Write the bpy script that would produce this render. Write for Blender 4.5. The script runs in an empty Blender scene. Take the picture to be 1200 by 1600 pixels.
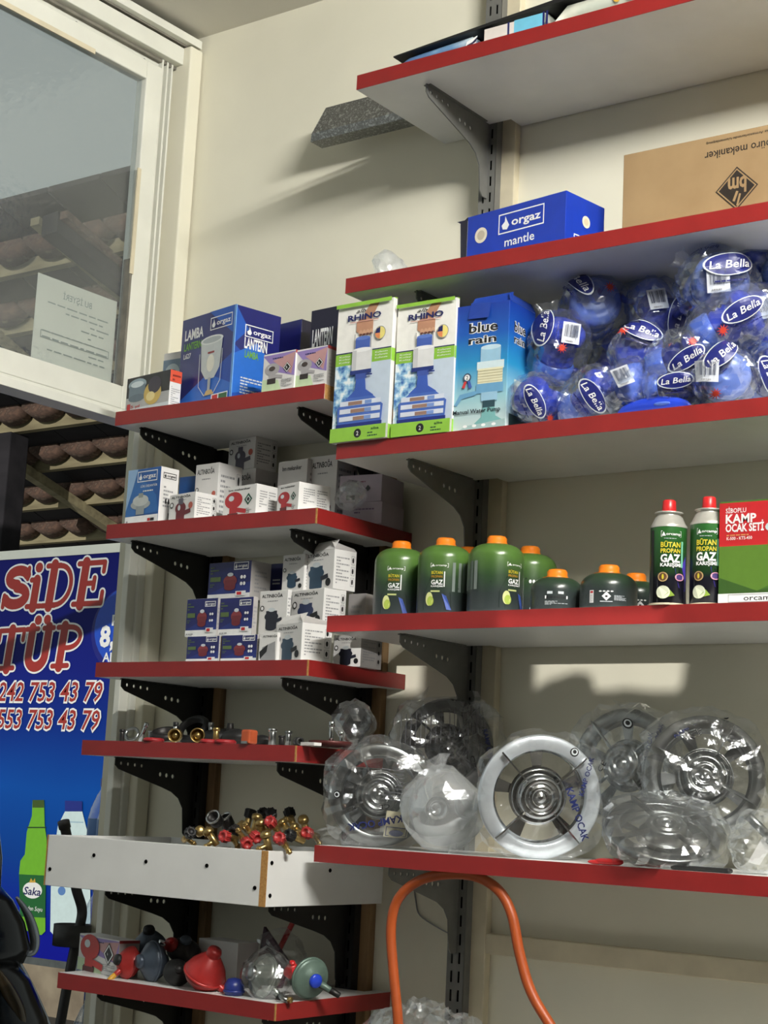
import bpy, bmesh, math, random
import numpy as np
from mathutils import Matrix, Vector, Euler
from math import sin, cos, pi, radians as rad

S = bpy.context.scene
COL = S.collection
# ------------------------------------------------------------------ camera
F_PX = 2596.0                       # focal length in pixels of the 1200x1600 frame
YAW, PITCH, ROLL = -0.63904718, 0.17320327, 0.04978951
CAM = Vector((0.0, -3.0, 1.3))
_f = Vector((sin(YAW)*cos(PITCH), cos(YAW)*cos(PITCH), sin(PITCH)))
_r = _f.cross(Vector((0, 0, 1))).normalized()
_u = _r.cross(_f)
CR = _r*cos(ROLL) + _u*sin(ROLL)     # camera right
CU = -_r*sin(ROLL) + _u*cos(ROLL)    # camera up
CF = _f                              # camera forward
cam = bpy.data.cameras.new('camera')
cam.sensor_fit = 'HORIZONTAL'
cam.sensor_width = 36.0
cam.lens = F_PX/1200*36
cam.clip_start = 0.05
co = bpy.data.objects.new('camera', cam)
COL.objects.link(co)
mw = Matrix((( CR.x, CU.x, -CF.x, CAM.x), (CR.y, CU.y, -CF.y, CAM.y), (CR.z, CU.z, -CF.z, CAM.z), (0, 0, 0, 1)))
co.matrix_world = mw
S.camera = co

# ------------------------------------------------------------------ view, world, lights
S.view_settings.view_transform = 'Standard'
S.view_settings.look = 'None'
S.view_settings.gamma = 1
S.view_settings.use_curve_mapping = False
S.view_settings.exposure = 0.10

W = bpy.data.worlds.new('world')
S.world = W
W.use_nodes = True
bg = W.node_tree.nodes['Background']
bg.inputs[0].default_value = (0.72, 0.79, 0.75, 1)
bg.inputs[1].default_value = 0.46

LAMP_C, LAMP_L, LAMP_E = (0.15, -1.75, 3.20), 1.2, 900.0     # bare tube under the ceiling, built with the room below

# low sun that reaches the shelves only through openings added in the unseen opposite wall
SUN_D = Vector((-0.36, 1.0, -0.105)).normalized()
sl_ = bpy.data.lights.new('sun', 'SUN'); sl_.energy = 2.2; sl_.angle = rad(0.25); sl_.color = (1.0, 0.97, 0.90)
so_ = bpy.data.objects.new('sun', sl_); COL.objects.link(so_)
so_.rotation_euler = SUN_D.to_track_quat('-Z', 'Y').to_euler()

# ------------------------------------------------------------------ pixels to places
def ray(x, y):
    return CF + CR*((x-600)/F_PX) + CU*(-(y-800)/F_PX)
def atY(x, y, Y):
    d = ray(x, y); return CAM + d*((Y-CAM.y)/d.y)
def atX(x, y, X):
    d = ray(x, y); return CAM + d*((X-CAM.x)/d.x)
def atZ(x, y, Z):
    d = ray(x, y); return CAM + d*((Z-CAM.z)/d.z)
def pxm(P):                          # metres per pixel at a point
    return (Vector(P)-CAM).dot(CF)/F_PX

# ------------------------------------------------------------------ materials
MATS = {}
def lin(c):
    c = c/255.0
    return c/12.92 if c <= 0.04045 else ((c+0.055)/1.055)**2.4
def L(rgb):
    return (lin(rgb[0]), lin(rgb[1]), lin(rgb[2]), 1)
def newmat(name):
    m = bpy.data.materials.new(name)
    m.use_nodes = True
    nt = m.node_tree
    b = nt.nodes['Principled BSDF']
    MATS[name] = m
    return m, nt, b
def mat(name, rgb, rough=0.5, metal=0.0, var=0.08, scale=30.0, bump=0.0, spec=0.5, alpha=None, trans=0.0):
    """plain procedural surface: noise moves the colour a little"""
    if name in MATS: return name
    m, nt, b = newmat(name)
    c = L(rgb)
    tc = nt.nodes.new('ShaderNodeTexCoord')
    n = nt.nodes.new('ShaderNodeTexNoise'); n.inputs['Scale'].default_value = scale; n.inputs['Detail'].default_value = 4
    nt.links.new(tc.outputs['Object'], n.inputs['Vector'])
    r = nt.nodes.new('ShaderNodeValToRGB')
    r.color_ramp.elements[0].position = 0.3; r.color_ramp.elements[1].position = 0.7
    r.color_ramp.elements[0].color = (c[0]*(1-var), c[1]*(1-var), c[2]*(1-var), 1)
    r.color_ramp.elements[1].color = (min(1, c[0]*(1+var)), min(1, c[1]*(1+var)), min(1, c[2]*(1+var)), 1)
    nt.links.new(n.outputs['Fac'], r.inputs['Fac'])
    nt.links.new(r.outputs['Color'], b.inputs['Base Color'])
    b.inputs['Roughness'].default_value = rough
    b.inputs['Metallic'].default_value = metal
    b.inputs['Specular IOR Level'].default_value = spec
    b.inputs['Transmission Weight'].default_value = trans
    if bump:
        bp = nt.nodes.new('ShaderNodeBump'); bp.inputs['Strength'].default_value = bump; bp.inputs['Distance'].default_value = 0.002
        nt.links.new(n.outputs['Fac'], bp.inputs['Height']); nt.links.new(bp.outputs['Normal'], b.inputs['Normal'])
    return name
def ink(r, g, b):                    # flat print colour
    return mat('ink_%02x%02x%02x' % (r, g, b), (r, g, b), rough=0.42, var=0.04, scale=60)
def ramp_mat(name, stops, axis=2, lo=0.0, hi=1.0, rough=0.4, wob=0.0, wscale=6.0, spec=0.5):
    """print whose colour runs along one object axis (metres lo..hi)"""
    if name in MATS: return name
    m, nt, b = newmat(name)
    tc = nt.nodes.new('ShaderNodeTexCoord')
    sp = nt.nodes.new('ShaderNodeSeparateXYZ'); nt.links.new(tc.outputs['Object'], sp.inputs[0])
    mr = nt.nodes.new('ShaderNodeMapRange'); mr.inputs[1].default_value = lo; mr.inputs[2].default_value = hi
    if wob:
        n = nt.nodes.new('ShaderNodeTexNoise'); n.inputs['Scale'].default_value = wscale; nt.links.new(tc.outputs['Object'], n.inputs['Vector'])
        ma = nt.nodes.new('ShaderNodeMath'); ma.operation = 'MULTIPLY_ADD'; ma.inputs[1].default_value = wob
        nt.links.new(n.outputs['Fac'], ma.inputs[0]); nt.links.new(sp.outputs[axis], ma.inputs[2]); nt.links.new(ma.outputs[0], mr.inputs[0])
    else:
        nt.links.new(sp.outputs[axis], mr.inputs[0])
    r = nt.nodes.new('ShaderNodeValToRGB'); nt.links.new(mr.outputs[0], r.inputs['Fac'])
    el = r.color_ramp.elements
    while len(el) < len(stops): el.new(0.5)
    for e, (p, c) in zip(el, stops): e.position = p; e.color = L(c)
    nt.links.new(r.outputs['Color'], b.inputs['Base Color']); b.inputs['Roughness'].default_value = rough; b.inputs['Specular IOR Level'].default_value = spec
    return name
def noise_mat(name, stops, scale, rough=0.5, metal=0.0, kind='noise', bump=0.0, detail=5.0, stretch=(1, 1, 1)):
    if name in MATS: return name
    m, nt, b = newmat(name)
    tc = nt.nodes.new('ShaderNodeTexCoord')
    mp = nt.nodes.new('ShaderNodeMapping'); mp.inputs['Scale'].default_value = stretch
    nt.links.new(tc.outputs['Object'], mp.inputs[0])
    if kind == 'noise':
        n = nt.nodes.new('ShaderNodeTexNoise'); n.inputs['Detail'].default_value = detail; out = n.outputs['Fac']
    else:
        n = nt.nodes.new('ShaderNodeTexVoronoi'); n.feature = 'F1'; out = n.outputs['Distance']
    n.inputs['Scale'].default_value = scale
    nt.links.new(mp.outputs[0], n.inputs['Vector'])
    r = nt.nodes.new('ShaderNodeValToRGB'); nt.links.new(out, r.inputs['Fac'])
    el = r.color_ramp.elements
    while len(el) < len(stops): el.new(0.5)
    for e, (p, c) in zip(el, stops): e.position = p; e.color = L(c)
    nt.links.new(r.outputs['Color'], b.inputs['Base Color'])
    b.inputs['Roughness'].default_value = rough; b.inputs['Metallic'].default_value = metal
    if bump:
        bp = nt.nodes.new('ShaderNodeBump'); bp.inputs['Strength'].default_value = bump; bp.inputs['Distance'].default_value = 0.003
        nt.links.new(out, bp.inputs['Height']); nt.links.new(bp.outputs['Normal'], b.inputs['Normal'])
    return name
def film_mat(name, tint=(1, 1, 1), base=0.05, edge=0.5, rough=0.1, haze=0.0):
    """thin clear plastic film: see-through, with a sheen that grows at grazing angles, and optional milky haze"""
    if name in MATS: return name
    m = bpy.data.materials.new(name); m.use_nodes = True; MATS[name] = m
    nt = m.node_tree
    for n in list(nt.nodes): nt.nodes.remove(n)
    out = nt.nodes.new('ShaderNodeOutputMaterial')
    tr = nt.nodes.new('ShaderNodeBsdfTransparent'); tr.inputs[0].default_value = (*tint, 1)
    gl = nt.nodes.new('ShaderNodeBsdfGlossy'); gl.inputs['Roughness'].default_value = rough; gl.inputs[0].default_value = (0.95, 0.97, 1, 1)
    lw = nt.nodes.new('ShaderNodeLayerWeight'); lw.inputs[0].default_value = 0.35
    tc = nt.nodes.new('ShaderNodeTexCoord')
    nz = nt.nodes.new('ShaderNodeTexNoise'); nz.inputs['Scale'].default_value = 45; nz.inputs['Detail'].default_value = 3
    nt.links.new(tc.outputs['Object'], nz.inputs['Vector'])
    bp = nt.nodes.new('ShaderNodeBump'); bp.inputs['Strength'].default_value = 0.5; bp.inputs['Distance'].default_value = 0.004
    nt.links.new(nz.outputs['Fac'], bp.inputs['Height']); nt.links.new(bp.outputs['Normal'], gl.inputs['Normal'])
    ma = nt.nodes.new('ShaderNodeMath'); ma.operation = 'MULTIPLY_ADD'; ma.inputs[1].default_value = edge; ma.inputs[2].default_value = base
    nt.links.new(lw.outputs['Facing'], ma.inputs[0])
    mx = nt.nodes.new('ShaderNodeMixShader')
    nt.links.new(ma.outputs[0], mx.inputs[0])
    last = tr
    if haze:
        df = nt.nodes.new('ShaderNodeBsdfDiffuse'); df.inputs[0].default_value = (0.8, 0.82, 0.83, 1)
        mh = nt.nodes.new('ShaderNodeMixShader'); mh.inputs[0].default_value = haze
        nt.links.new(tr.outputs[0], mh.inputs[1]); nt.links.new(df.outputs[0], mh.inputs[2]); last = mh
    nt.links.new(last.outputs[0], mx.inputs[1]); nt.links.new(gl.outputs[0], mx.inputs[2])
    nt.links.new(mx.outputs[0], out.inputs[0])
    return name

mat('wall_paint', (226, 222, 204), 0.85, var=0.05, scale=3, bump=0.05)
mat('ceiling_paint', (222, 218, 208), 0.9, var=0.03, scale=3)
mat('floor_tile', (84, 81, 76), 0.5, var=0.1, scale=4)
mat('red_band', (138, 31, 30), 0.42, var=0.06, scale=18)
mat('white_board', (226, 226, 224), 0.35, var=0.03, scale=12)
noise_mat('raw_chipboard', [(0.3, (190, 146, 84)), (0.7, (160, 112, 58))], 220, 0.8)
mat('black_steel', (38, 37, 36), 0.42, 0.3, var=0.15, scale=25)
mat('grey_steel', (112, 112, 108), 0.5, 0.1, var=0.12, scale=25)
mat('slot_dark', (12, 12, 12), 1.0, spec=0.0)
mat('stocked_wall', (74, 70, 64), 0.9, var=0.3, scale=2)  # unseen walls kept dark so they bounce less light
mat('batten_wood', (206, 196, 170), 0.8, var=0.1, scale=14)
noise_mat('brown_batten', [(0.35, (150, 120, 84)), (0.65, (108, 82, 54))], 30, 0.8, stretch=(1, 1, 0.15))
mat('white_frame', (222, 222, 212), 0.38, var=0.05, scale=9)
mat('frame_grey', (120, 116, 106), 0.7, var=0.2, scale=30)  # darker grey strips along the frame's tracks, bead and transom
noise_mat('galvanized', [(0.35, (150, 152, 150)), (0.5, (112, 112, 110)), (0.65, (176, 178, 176))], 130, 0.38, 0.75, kind='noise', detail=8)
noise_mat('cardboard', [(0.3, (154, 128, 92)), (0.7, (140, 114, 80))], 9, 0.85)
mat('carton_white', (224, 222, 220), 0.5, var=0.03)
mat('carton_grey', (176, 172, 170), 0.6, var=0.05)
mat('carton_navy', (30, 34, 96), 0.35, var=0.08)
mat('chrome', (205, 208, 210), 0.12, 1.0, var=0.05, scale=40)
mat('lamplit_alu', (236, 243, 250), 0.30, 0.6, var=0.05, scale=40)  # paler and bluer: the lamp's reflection put into the rim colour
mat('dull_chrome', (150, 152, 152), 0.28, 1.0, var=0.15, scale=30)
mat('brass', (176, 150, 96), 0.3, 0.9, var=0.15, scale=40)
mat('dark_iron', (48, 46, 46), 0.45, 0.6, var=0.2, scale=40)
mat('rubber_black', (24, 24, 25), 0.5, var=0.1)
mat('red_plastic', (196, 38, 40), 0.32, var=0.06)
mat('orange_cap', (236, 128, 28), 0.35, var=0.05)
mat('blue_plastic', (36, 66, 196), 0.3, var=0.08)
film_mat('clear_film', base=0.05, edge=0.55, rough=0.12)
film_mat('wrinkled_film', (0.97, 0.98, 0.98), base=0.09, edge=0.6, rough=0.16, haze=0.03)
film_mat('milky_film', (0.95, 0.96, 0.96), base=0.08, edge=0.5, rough=0.22, haze=0.26)
film_mat('bottle_clear', (0.88, 0.93, 0.98), base=0.07, edge=0.6, rough=0.08, haze=0.05)

m_, nt_, b_ = newmat('tube_glow')
b_.inputs['Base Color'].default_value = (0.9, 0.9, 0.9, 1)
b_.inputs['Emission Color'].default_value = (1.0, 0.985, 0.925, 1)
b_.inputs['Emission Strength'].default_value = LAMP_E

# ------------------------------------------------------------------ mesh collector
class MB:
    def __init__(s): s.v = []; s.f = []; s.m = []; s.sm = []; s.slots = []
    def slot(s, n):
        if n not in s.slots: s.slots.append(n)
        return s.slots.index(n)
    def add(s, vs, fs, m, M=None, smooth=False):
        o = len(s.v)
        for p in vs:
            p = Vector(p)
            s.v.append(tuple(M @ p) if M is not None else tuple(p))
        k = s.slot(m)
        for f in fs:
            s.f.append([i+o for i in f]); s.m.append(k); s.sm.append(smooth)
        return s
    def box(s, x0, x1, y0, y1, z0, z1, m, M=None, fm=None):
        vs = [(x0,y0,z0),(x1,y0,z0),(x1,y1,z0),(x0,y1,z0),(x0,y0,z1),(x1,y0,z1),(x1,y1,z1),(x0,y1,z1)]
        fs = {'bottom':[0,3,2,1],'top':[4,5,6,7],'front':[0,1,5,4],'right':[1,2,6,5],'back':[2,3,7,6],'left':[3,0,4,7]}
        o = len(s.v)
        for p in vs: s.v.append(tuple(M @ Vector(p)) if M is not None else p)
        for k, f in fs.items():
            s.f.append([i+o for i in f]); s.m.append(s.slot((fm or {}).get(k, m))); s.sm.append(False)
        return s
    def lathe(s, prof, n, m, M=None, smooth=True, a0=0.0, a1=2*pi):
        full = abs(a1-a0-2*pi) < 1e-6
        k = n if full else n+1
        vs = []; fs = []
        for r, z in prof:
            for i in range(k):
                a = a0+(a1-a0)*i/n
                vs.append((r*cos(a), r*sin(a), z))
        for j in range(len(prof)-1):
            for i in range(n):
                i2 = (i+1) % k
                fs.append([j*k+i, j*k+i2, (j+1)*k+i2, (j+1)*k+i])
        return s.add(vs, fs, m, M, smooth)
    def cyl(s, p0, p1, r0, r1, n, m, M=None, caps=True):
        p0 = Vector(p0); p1 = Vector(p1); d = (p1-p0)
        q = d.to_track_quat('Z', 'Y').to_matrix().to_4x4()
        T = Matrix.Translation(p0) @ q
        if M is not None: T = M @ T
        h = d.length
        e = min(r0, r1)*0.12
        prof = [(0, 0), (r0-e, 0), (r0, e), (r1, h-e), (r1-e, h), (0, h)] if caps else [(r0, 0), (r1, h)]
        return s.lathe(prof, n, m, T, True)
    def tube(s, pts, r, n, m, M=None):
        pts = [Vector(p) for p in pts]
        vs = []; fs = []
        up = None
        for i, p in enumerate(pts):
            t = (pts[min(i+1, len(pts)-1)]-pts[max(i-1, 0)]).normalized()
            if up is None: up = t.orthogonal().normalized()
            up = (up - t*up.dot(t)).normalized(); b = t.cross(up)
            rr = r[i] if isinstance(r, (list, tuple)) else r
            for k in range(n):
                a = 2*pi*k/n
                vs.append(p + up*(rr*cos(a)) + b*(rr*sin(a)))
        for i in range(len(pts)-1):
            for k in range(n):
                fs.append([i*n+k, i*n+(k+1)%n, (i+1)*n+(k+1)%n, (i+1)*n+k])
        fs.append(list(range(n))[::-1]); fs.append([(len(pts)-1)*n+k for k in range(n)])
        return s.add(vs, fs, m, M, True)
    def ball(s, c, rx, ry, rz, m, M=None, nu=20, nv=12):
        T = Matrix.Translation(Vector(c)) @ Matrix.Diagonal((rx, ry, rz, 1))
        if M is not None: T = M @ T
        return s.lathe([(sin(pi*j/nv), -cos(pi*j/nv)) for j in range(nv+1)], nu, m, T)
    def obj(s, name, parent=None, bevel=0.0):
        me = bpy.data.meshes.new(name)
        me.from_pydata(s.v, [], s.f)
        for n in s.slots: me.materials.append(MATS[n])
        me.polygons.foreach_set('material_index', s.m)
        me.polygons.foreach_set('use_smooth', s.sm)
        me.update()
        o = bpy.data.objects.new(name, me)
        COL.objects.link(o)
        if parent: o.parent = parent
        if bevel:
            b = o.modifiers.new('bevel', 'BEVEL'); b.width = bevel; b.segments = 2; b.limit_method = 'ANGLE'
        return o

def tag(o, label=None, cat=None, group=None, kind=None):
    if label: o['label'] = label
    if cat: o['category'] = cat
    if group: o['group'] = group
    if kind: o['kind'] = kind
    return o
def thing(name, label, cat, loc=(0, 0, 0), rz=0.0, group=None):
    o = bpy.data.objects.new(name, None)
    o.empty_display_size = 0.02
    COL.objects.link(o)
    o.location = loc; o.rotation_euler = (0, 0, rz)
    return tag(o, label, cat, group)

# ------------------------------------------------------------------ lettering as geometry
_TX = {}
def glyphs(s, shear=0.0, bold=0.0):
    k = (s, shear, bold)
    if k in _TX: return _TX[k]
    c = bpy.data.curves.new('t', 'FONT'); c.body = s; c.shear = shear; c.offset = bold; c.resolution_u = 2; c.fill_mode = 'FRONT'
    o = bpy.data.objects.new('t', c); COL.objects.link(o)
    dg = bpy.context.evaluated_depsgraph_get()
    me = o.evaluated_get(dg).to_mesh()
    vs = [(v.co.x, v.co.y) for v in me.vertices]; fs = [list(p.vertices) for p in me.polygons]
    o.evaluated_get(dg).to_mesh_clear()
    bpy.data.objects.remove(o); bpy.data.curves.remove(c)
    if not vs: vs = [(0, 0)]
    x0 = min(v[0] for v in vs); x1 = max(v[0] for v in vs)
    _TX[k] = ([(v[0]-x0, v[1]) for v in vs], fs, x1-x0)
    return _TX[k]
CAPH = 0.70
class Canvas:
    """a face that takes flat print; u,v run 0..1 over it; every call lies a hair above the one before"""
    def __init__(s, mb, fn, w, h, M=None): s.mb = mb; s.fn = fn; s.w = w; s.h = h; s.l = 1; s.M = M
    def put(s, pts, faces, m):
        s.mb.add([s.fn(u, v, s.l) for u, v in pts], faces, m, s.M); s.l += 1
    def rect(s, u0, v0, u1, v1, m, nu=1):
        pts = []; fs = []
        for i in range(nu+1):
            u = u0+(u1-u0)*i/nu; pts += [(u, v0), (u, v1)]
        for i in range(nu): fs.append([2*i, 2*i+2, 2*i+3, 2*i+1])
        s.put(pts, fs, m)
    def poly(s, pts, m): s.put(pts, [list(range(len(pts)))], m)
    def ell(s, u, v, ru, rv, m, n=20, rot=0.0):
        pts = []
        for i in range(n):
            a = 2*pi*i/n; x = ru*s.w*cos(a); y = rv*s.h*sin(a)
            pts.append((u+(x*cos(rot)-y*sin(rot))/s.w, v+(x*sin(rot)+y*cos(rot))/s.h))
        s.poly(pts, m)
    def disc(s, u, v, ru, rv, m, k0=0.0, n=24, rings=3):   # ellipse built in rings so that it follows a curved face
        pts = []; fs = []
        for j in range(rings+1):
            k = k0+(1-k0)*j/rings
            pts += [(u+ru*k*cos(2*pi*i/n), v+rv*k*sin(2*pi*i/n)) for i in range(n)]
        for j in range(rings):
            for i in range(n): fs.append([j*n+i, j*n+(i+1) % n, (j+1)*n+(i+1) % n, (j+1)*n+i])
        s.put(pts, fs, m)
    def line(s, u0, v0, u1, v1, t, m):
        x0, y0, x1, y1 = u0*s.w, v0*s.h, u1*s.w, v1*s.h
        d = math.hypot(x1-x0, y1-y0) or 1; nx, ny = -(y1-y0)/d*t/2, (x1-x0)/d*t/2
        s.poly([((x0+nx)/s.w, (y0+ny)/s.h), ((x0-nx)/s.w, (y0-ny)/s.h), ((x1-nx)/s.w, (y1-ny)/s.h), ((x1+nx)/s.w, (y1+ny)/s.h)], m)
    def frame(s, u0, v0, u1, v1, t, m):
        tu, tv = t/s.w, t/s.h
        s.put([(u0,v0),(u1,v0),(u1,v1),(u0,v1),(u0+tu,v0+tv),(u1-tu,v0+tv),(u1-tu,v1-tv),(u0+tu,v1-tv)], [[0,1,5,4],[1,2,6,5],[2,3,7,6],[3,0,4,7]], m)
    def text(s, t, u, v, hh, m, ww=None, al='l', shear=0.0, bold=0.01, rot=0.0):
        """cap height hh (fraction of the face height); ww squeezes the word to a fraction of the face width"""
        vs, fs, tw = glyphs(t, shear, bold)
        sy = hh*s.h/CAPH
        sx = ww*s.w/tw if ww else sy
        W_ = tw*sx
        ox = 0 if al == 'l' else (-W_/2 if al == 'c' else -W_)
        c_, s_ = cos(rot), sin(rot)
        pts = []
        for x, y in vs:
            X = x*sx+ox; Y = y*sy
            pts.append((u+(X*c_-Y*s_)/s.w, v+(X*s_+Y*c_)/s.h))
        s.put(pts, fs, m)
    def lines(s, u0, v0, u1, v1, n, m, seed=0):       # unreadable small print
        R = random.Random(seed); dv = (v1-v0)/n
        for i in range(n):
            u = u0
            pts = []; fs = []
            while u < u1-0.01:
                e = min(u1, u+(u1-u0)*R.uniform(0.06, 0.2))
                k = len(pts); y = v0+i*dv
                pts += [(u, y), (e, y), (e, y+dv*0.45), (u, y+dv*0.45)]; fs.append([k, k+1, k+2, k+3])
                u = e+(u1-u0)*0.03
                if R.random() < 0.12: break
            s.put(pts, fs, m); s.l -= 1
        s.l += 1
    def bars(s, u0, v0, u1, v1, m, seed=0):            # bar code
        R = random.Random(seed); u = u0; pts = []; fs = []
        while u < u1:
            e = min(u1, u+(u1-u0)*R.choice((.015, .03, .045))); k = len(pts)
            pts += [(u, v0), (e, v0), (e, v1), (u, v1)]; fs.append([k, k+1, k+2, k+3])
            u = e+(u1-u0)*R.choice((.02, .03, .045))
        s.put(pts, fs, m)
EPS = 0.00012
def flat(o, U, V, N):
    o, U, V, N = Vector(o), Vector(U), Vector(V), Vector(N)
    return lambda u, v, l: o+U*u+V*v+N*(EPS*l+0.0002)

def plate(name, outer, holes, t, m, parent=None, M=None):
    """flat sheet with real holes; outline in (x, y), thickness t along z, then M"""
    c = bpy.data.curves.new('p', 'CURVE'); c.dimensions = '2D'; c.fill_mode = 'BOTH'; c.extrude = t/2
    for pts in [outer]+holes:
        sp = c.splines.new('POLY'); sp.points.add(len(pts)-1)
        for q, p in zip(sp.points, pts): q.co = (p[0], p[1], 0, 1)
        sp.use_cyclic_u = True
    o = bpy.data.objects.new('p', c); COL.objects.link(o)
    dg = bpy.context.evaluated_depsgraph_get()
    me = bpy.data.meshes.new_from_object(o.evaluated_get(dg)); me.name = name
    bpy.data.objects.remove(o); bpy.data.curves.remove(c)
    if M is not None: me.transform(M)
    me.materials.clear(); me.materials.append(MATS[m])
    ob = bpy.data.objects.new(name, me); COL.objects.link(ob)
    if parent: ob.parent = parent
    return ob
def circ(x, y, r, n=10): return [(x+r*cos(2*pi*i/n), y+r*sin(2*pi*i/n)) for i in range(n)]
def slot(x, y, w, h): return [(x-w/2, y-h/2), (x+w/2, y-h/2), (x+w/2, y+h/2), (x-w/2, y+h/2)]

# ================================================================== the room
CEIL = 3.28
XL = -2.91                            # inner face of the left wall
def struct(o, label, cat): return tag(o, label, cat, kind='structure')
struct(MB().box(XL-0.16, 3.3, 0, 0.15, 0, CEIL+0.1, 'wall_paint').obj('wall_back'), 'cream painted back wall behind the shelves', 'wall')
struct(MB().box(XL-0.16, 3.3, -7.0, 0.15, CEIL, CEIL+0.15, 'ceiling_paint').obj('ceiling'), 'off-white painted ceiling', 'ceiling')
struct(MB().box(XL, 3.3, -7.0, 0, -0.1, 0, 'floor_tile').obj('floor'), 'grey tiled shop floor', 'floor')
wl = MB().box(XL-0.15, XL, -7.0, -4.3, 0, CEIL, 'wall_paint')
struct(wl.obj('wall_left'), 'cream painted wall beside the door opening', 'wall')
struct(MB().box(3.15, 3.3, -7.0, 0, 0, CEIL, 'stocked_wall').obj('wall_right'), 'dark side wall of the shop, out of view', 'wall')
def sun_hole(xa, xb, za, zb):              # added opening through which the sun reaches that patch of the back wall
    k = -6.92/SUN_D.y
    dx, dz = SUN_D.x*k, SUN_D.z*k
    return [(xa+dx, za+dz), (xb+dx, za+dz), (xb+dx, zb+dz), (xa+dx, zb+dz)]
def sun_shape(pxs):  # added opening, its outline traced back from the wanted sun patch
    k = -6.92/SUN_D.y; out = []
    for x, y in pxs:
        p = atY(x, y, 0); out.append((p.x+SUN_D.x*k, p.z+SUN_D.z*k))
    return out
wf = plate('wall_front', [(XL, 0), (3.15, 0), (3.15, CEIL), (XL, CEIL)],
           [sun_shape([(820, 1012), (1092, 1010), (1086, 1062), (1074, 1078), (1040, 1085), (1000, 1085), (960, 1080), (935, 1084), (913, 1083), (908, 1062), (890, 1054), (868, 1059), (848, 1080), (820, 1081)]), sun_hole(-2.26, -2.075, 1.535, 1.625), sun_hole(-1.372, -1.15, 2.755, 2.85), [(-2.0, 1.4), (-1.0, 1.4), (-1.0, 3.0), (-2.0, 3.0)]], .15, 'stocked_wall', None,
           Matrix.Translation((0, -6.925, 0)) @ Matrix.Rotation(pi/2, 4, 'X'))
struct(wf, 'wall opposite the shelves with openings added to shape the sunlight', 'wall')  # openings added to throw the sun patches and light the banner

# tube lamp on the ceiling that lights the shelves
tl = thing('tube_lamp', 'bare fluorescent tube lamp on the ceiling in front of the shelves', 'lamp', (LAMP_C[0], LAMP_C[1], CEIL))
dz_ = LAMP_C[2]-CEIL
MB().box(-.025, .025, -LAMP_L/2-.03, LAMP_L/2+.03, -.035, -.0005, 'white_frame').obj('housing', tl, .004)
for y_ in (-1, 1): MB().box(-.014, .014, y_*(LAMP_L/2+.012)-.010, y_*(LAMP_L/2+.012)+.010, dz_-.016, -.034, 'white_frame').obj('socket', tl)
MB().cyl((0, -LAMP_L/2, dz_), (0, LAMP_L/2, dz_), .016, .016, 16, 'tube_glow').obj('tube', tl)

# the glazed upper light over the open doorway, white frame with tracks
wn = thing('window_1', 'white sliding window frame with dusty glass over the open doorway', 'window', (XL, 0, 0)); wn['kind'] = 'structure'
b = MB()
b.box(-0.06, 0.012, -0.050, -0.004, 0, 3.235, 'wall_paint')                 # plastered reveal in the corner
b.obj('reveal', wn, 0.004)
b = MB()
b.box(-0.075, -0.055, -0.106, -0.05, 2.2, 3.2, 'white_frame')
for y in (-0.101, -0.083, -0.066): b.box(-0.057, -0.035, y-0.003, y+0.003, 2.2, 3.2, 'white_frame')
b.obj('jamb_track', wn, 0.001)
b = MB()
b.box(-0.040, -0.02, -0.100, -0.05, 0, 2.2, 'white_frame')
b.box(-0.022, -0.012, -0.072, -0.05, 0, 2.2, 'white_frame')
b.obj('door_post', wn, 0.002)
b = MB().box(-0.08, -0.012, -4.3, -0.05, 3.185, 3.232, 'white_frame')
b.box(-0.075, -0.05, -4.3, -0.05, 3.14, 3.185, 'white_frame')
b.box(-0.05, -0.036, -4.3, -0.05, 3.176, 3.185, 'frame_grey')
b.obj('head_frame', wn, 0.002)
b = MB().box(-0.03, -0.008, -4.3, -0.02, 3.236, 3.262, 'frame_grey')
b.box(-0.008, 0.012, -4.3, -0.01, 3.24, 3.262, 'white_frame')
b.obj('top_track', wn, 0.001)
for k in range(17):
    y = -0.16-0.24*k
    MB().cyl((-0.0495, y, 3.162), (-0.044, y, 3.162), 0.006, 0.005, 10, 'rubber_black').obj('screw', wn)
sash = MB()
sash.box(-0.062, -0.026, -0.165, -0.108, 2.232, 3.155, 'white_frame')        # right stile
sash.box(-0.062, -0.026, -4.3, -0.165, 2.232, 2.290, 'white_frame')          # bottom rail
sash.box(-0.062, -0.026, -4.3, -0.165, 3.105, 3.155, 'white_frame')          # top rail
so = sash.obj('sash', wn, 0.003)
b = MB()
b.box(-0.050, -0.024, -0.172, -0.165, 2.29, 2.62, 'frame_grey')
b.box(-0.026, -0.022, -0.174, -0.162, 2.58, 2.86, 'batten_wood')
b.box(-0.026, -0.022, -0.75, -0.35, 3.095, 3.108, 'batten_wood')
b.obj('glazing_bead', so)
film_mat('dusty_glass', (0.86, 0.89, 0.90), base=0.04, edge=0.15, rough=0.05, haze=0.05)
MB().box(-0.046, -0.042, -4.3, -0.165, 2.285, 3.108, 'dusty_glass').obj('pane', wn)
b = MB().box(-0.08, -0.014, -4.3, -0.05, 2.200, 2.222, 'white_frame')
b.box(-0.07, -0.03, -4.3, -0.1, 2.222, 2.233, 'frame_grey')
b.box(-0.03, -0.02, -4.3, -0.1, 2.222, 2.230, 'white_frame')
b.obj('transom', wn, 0.001)
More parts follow.
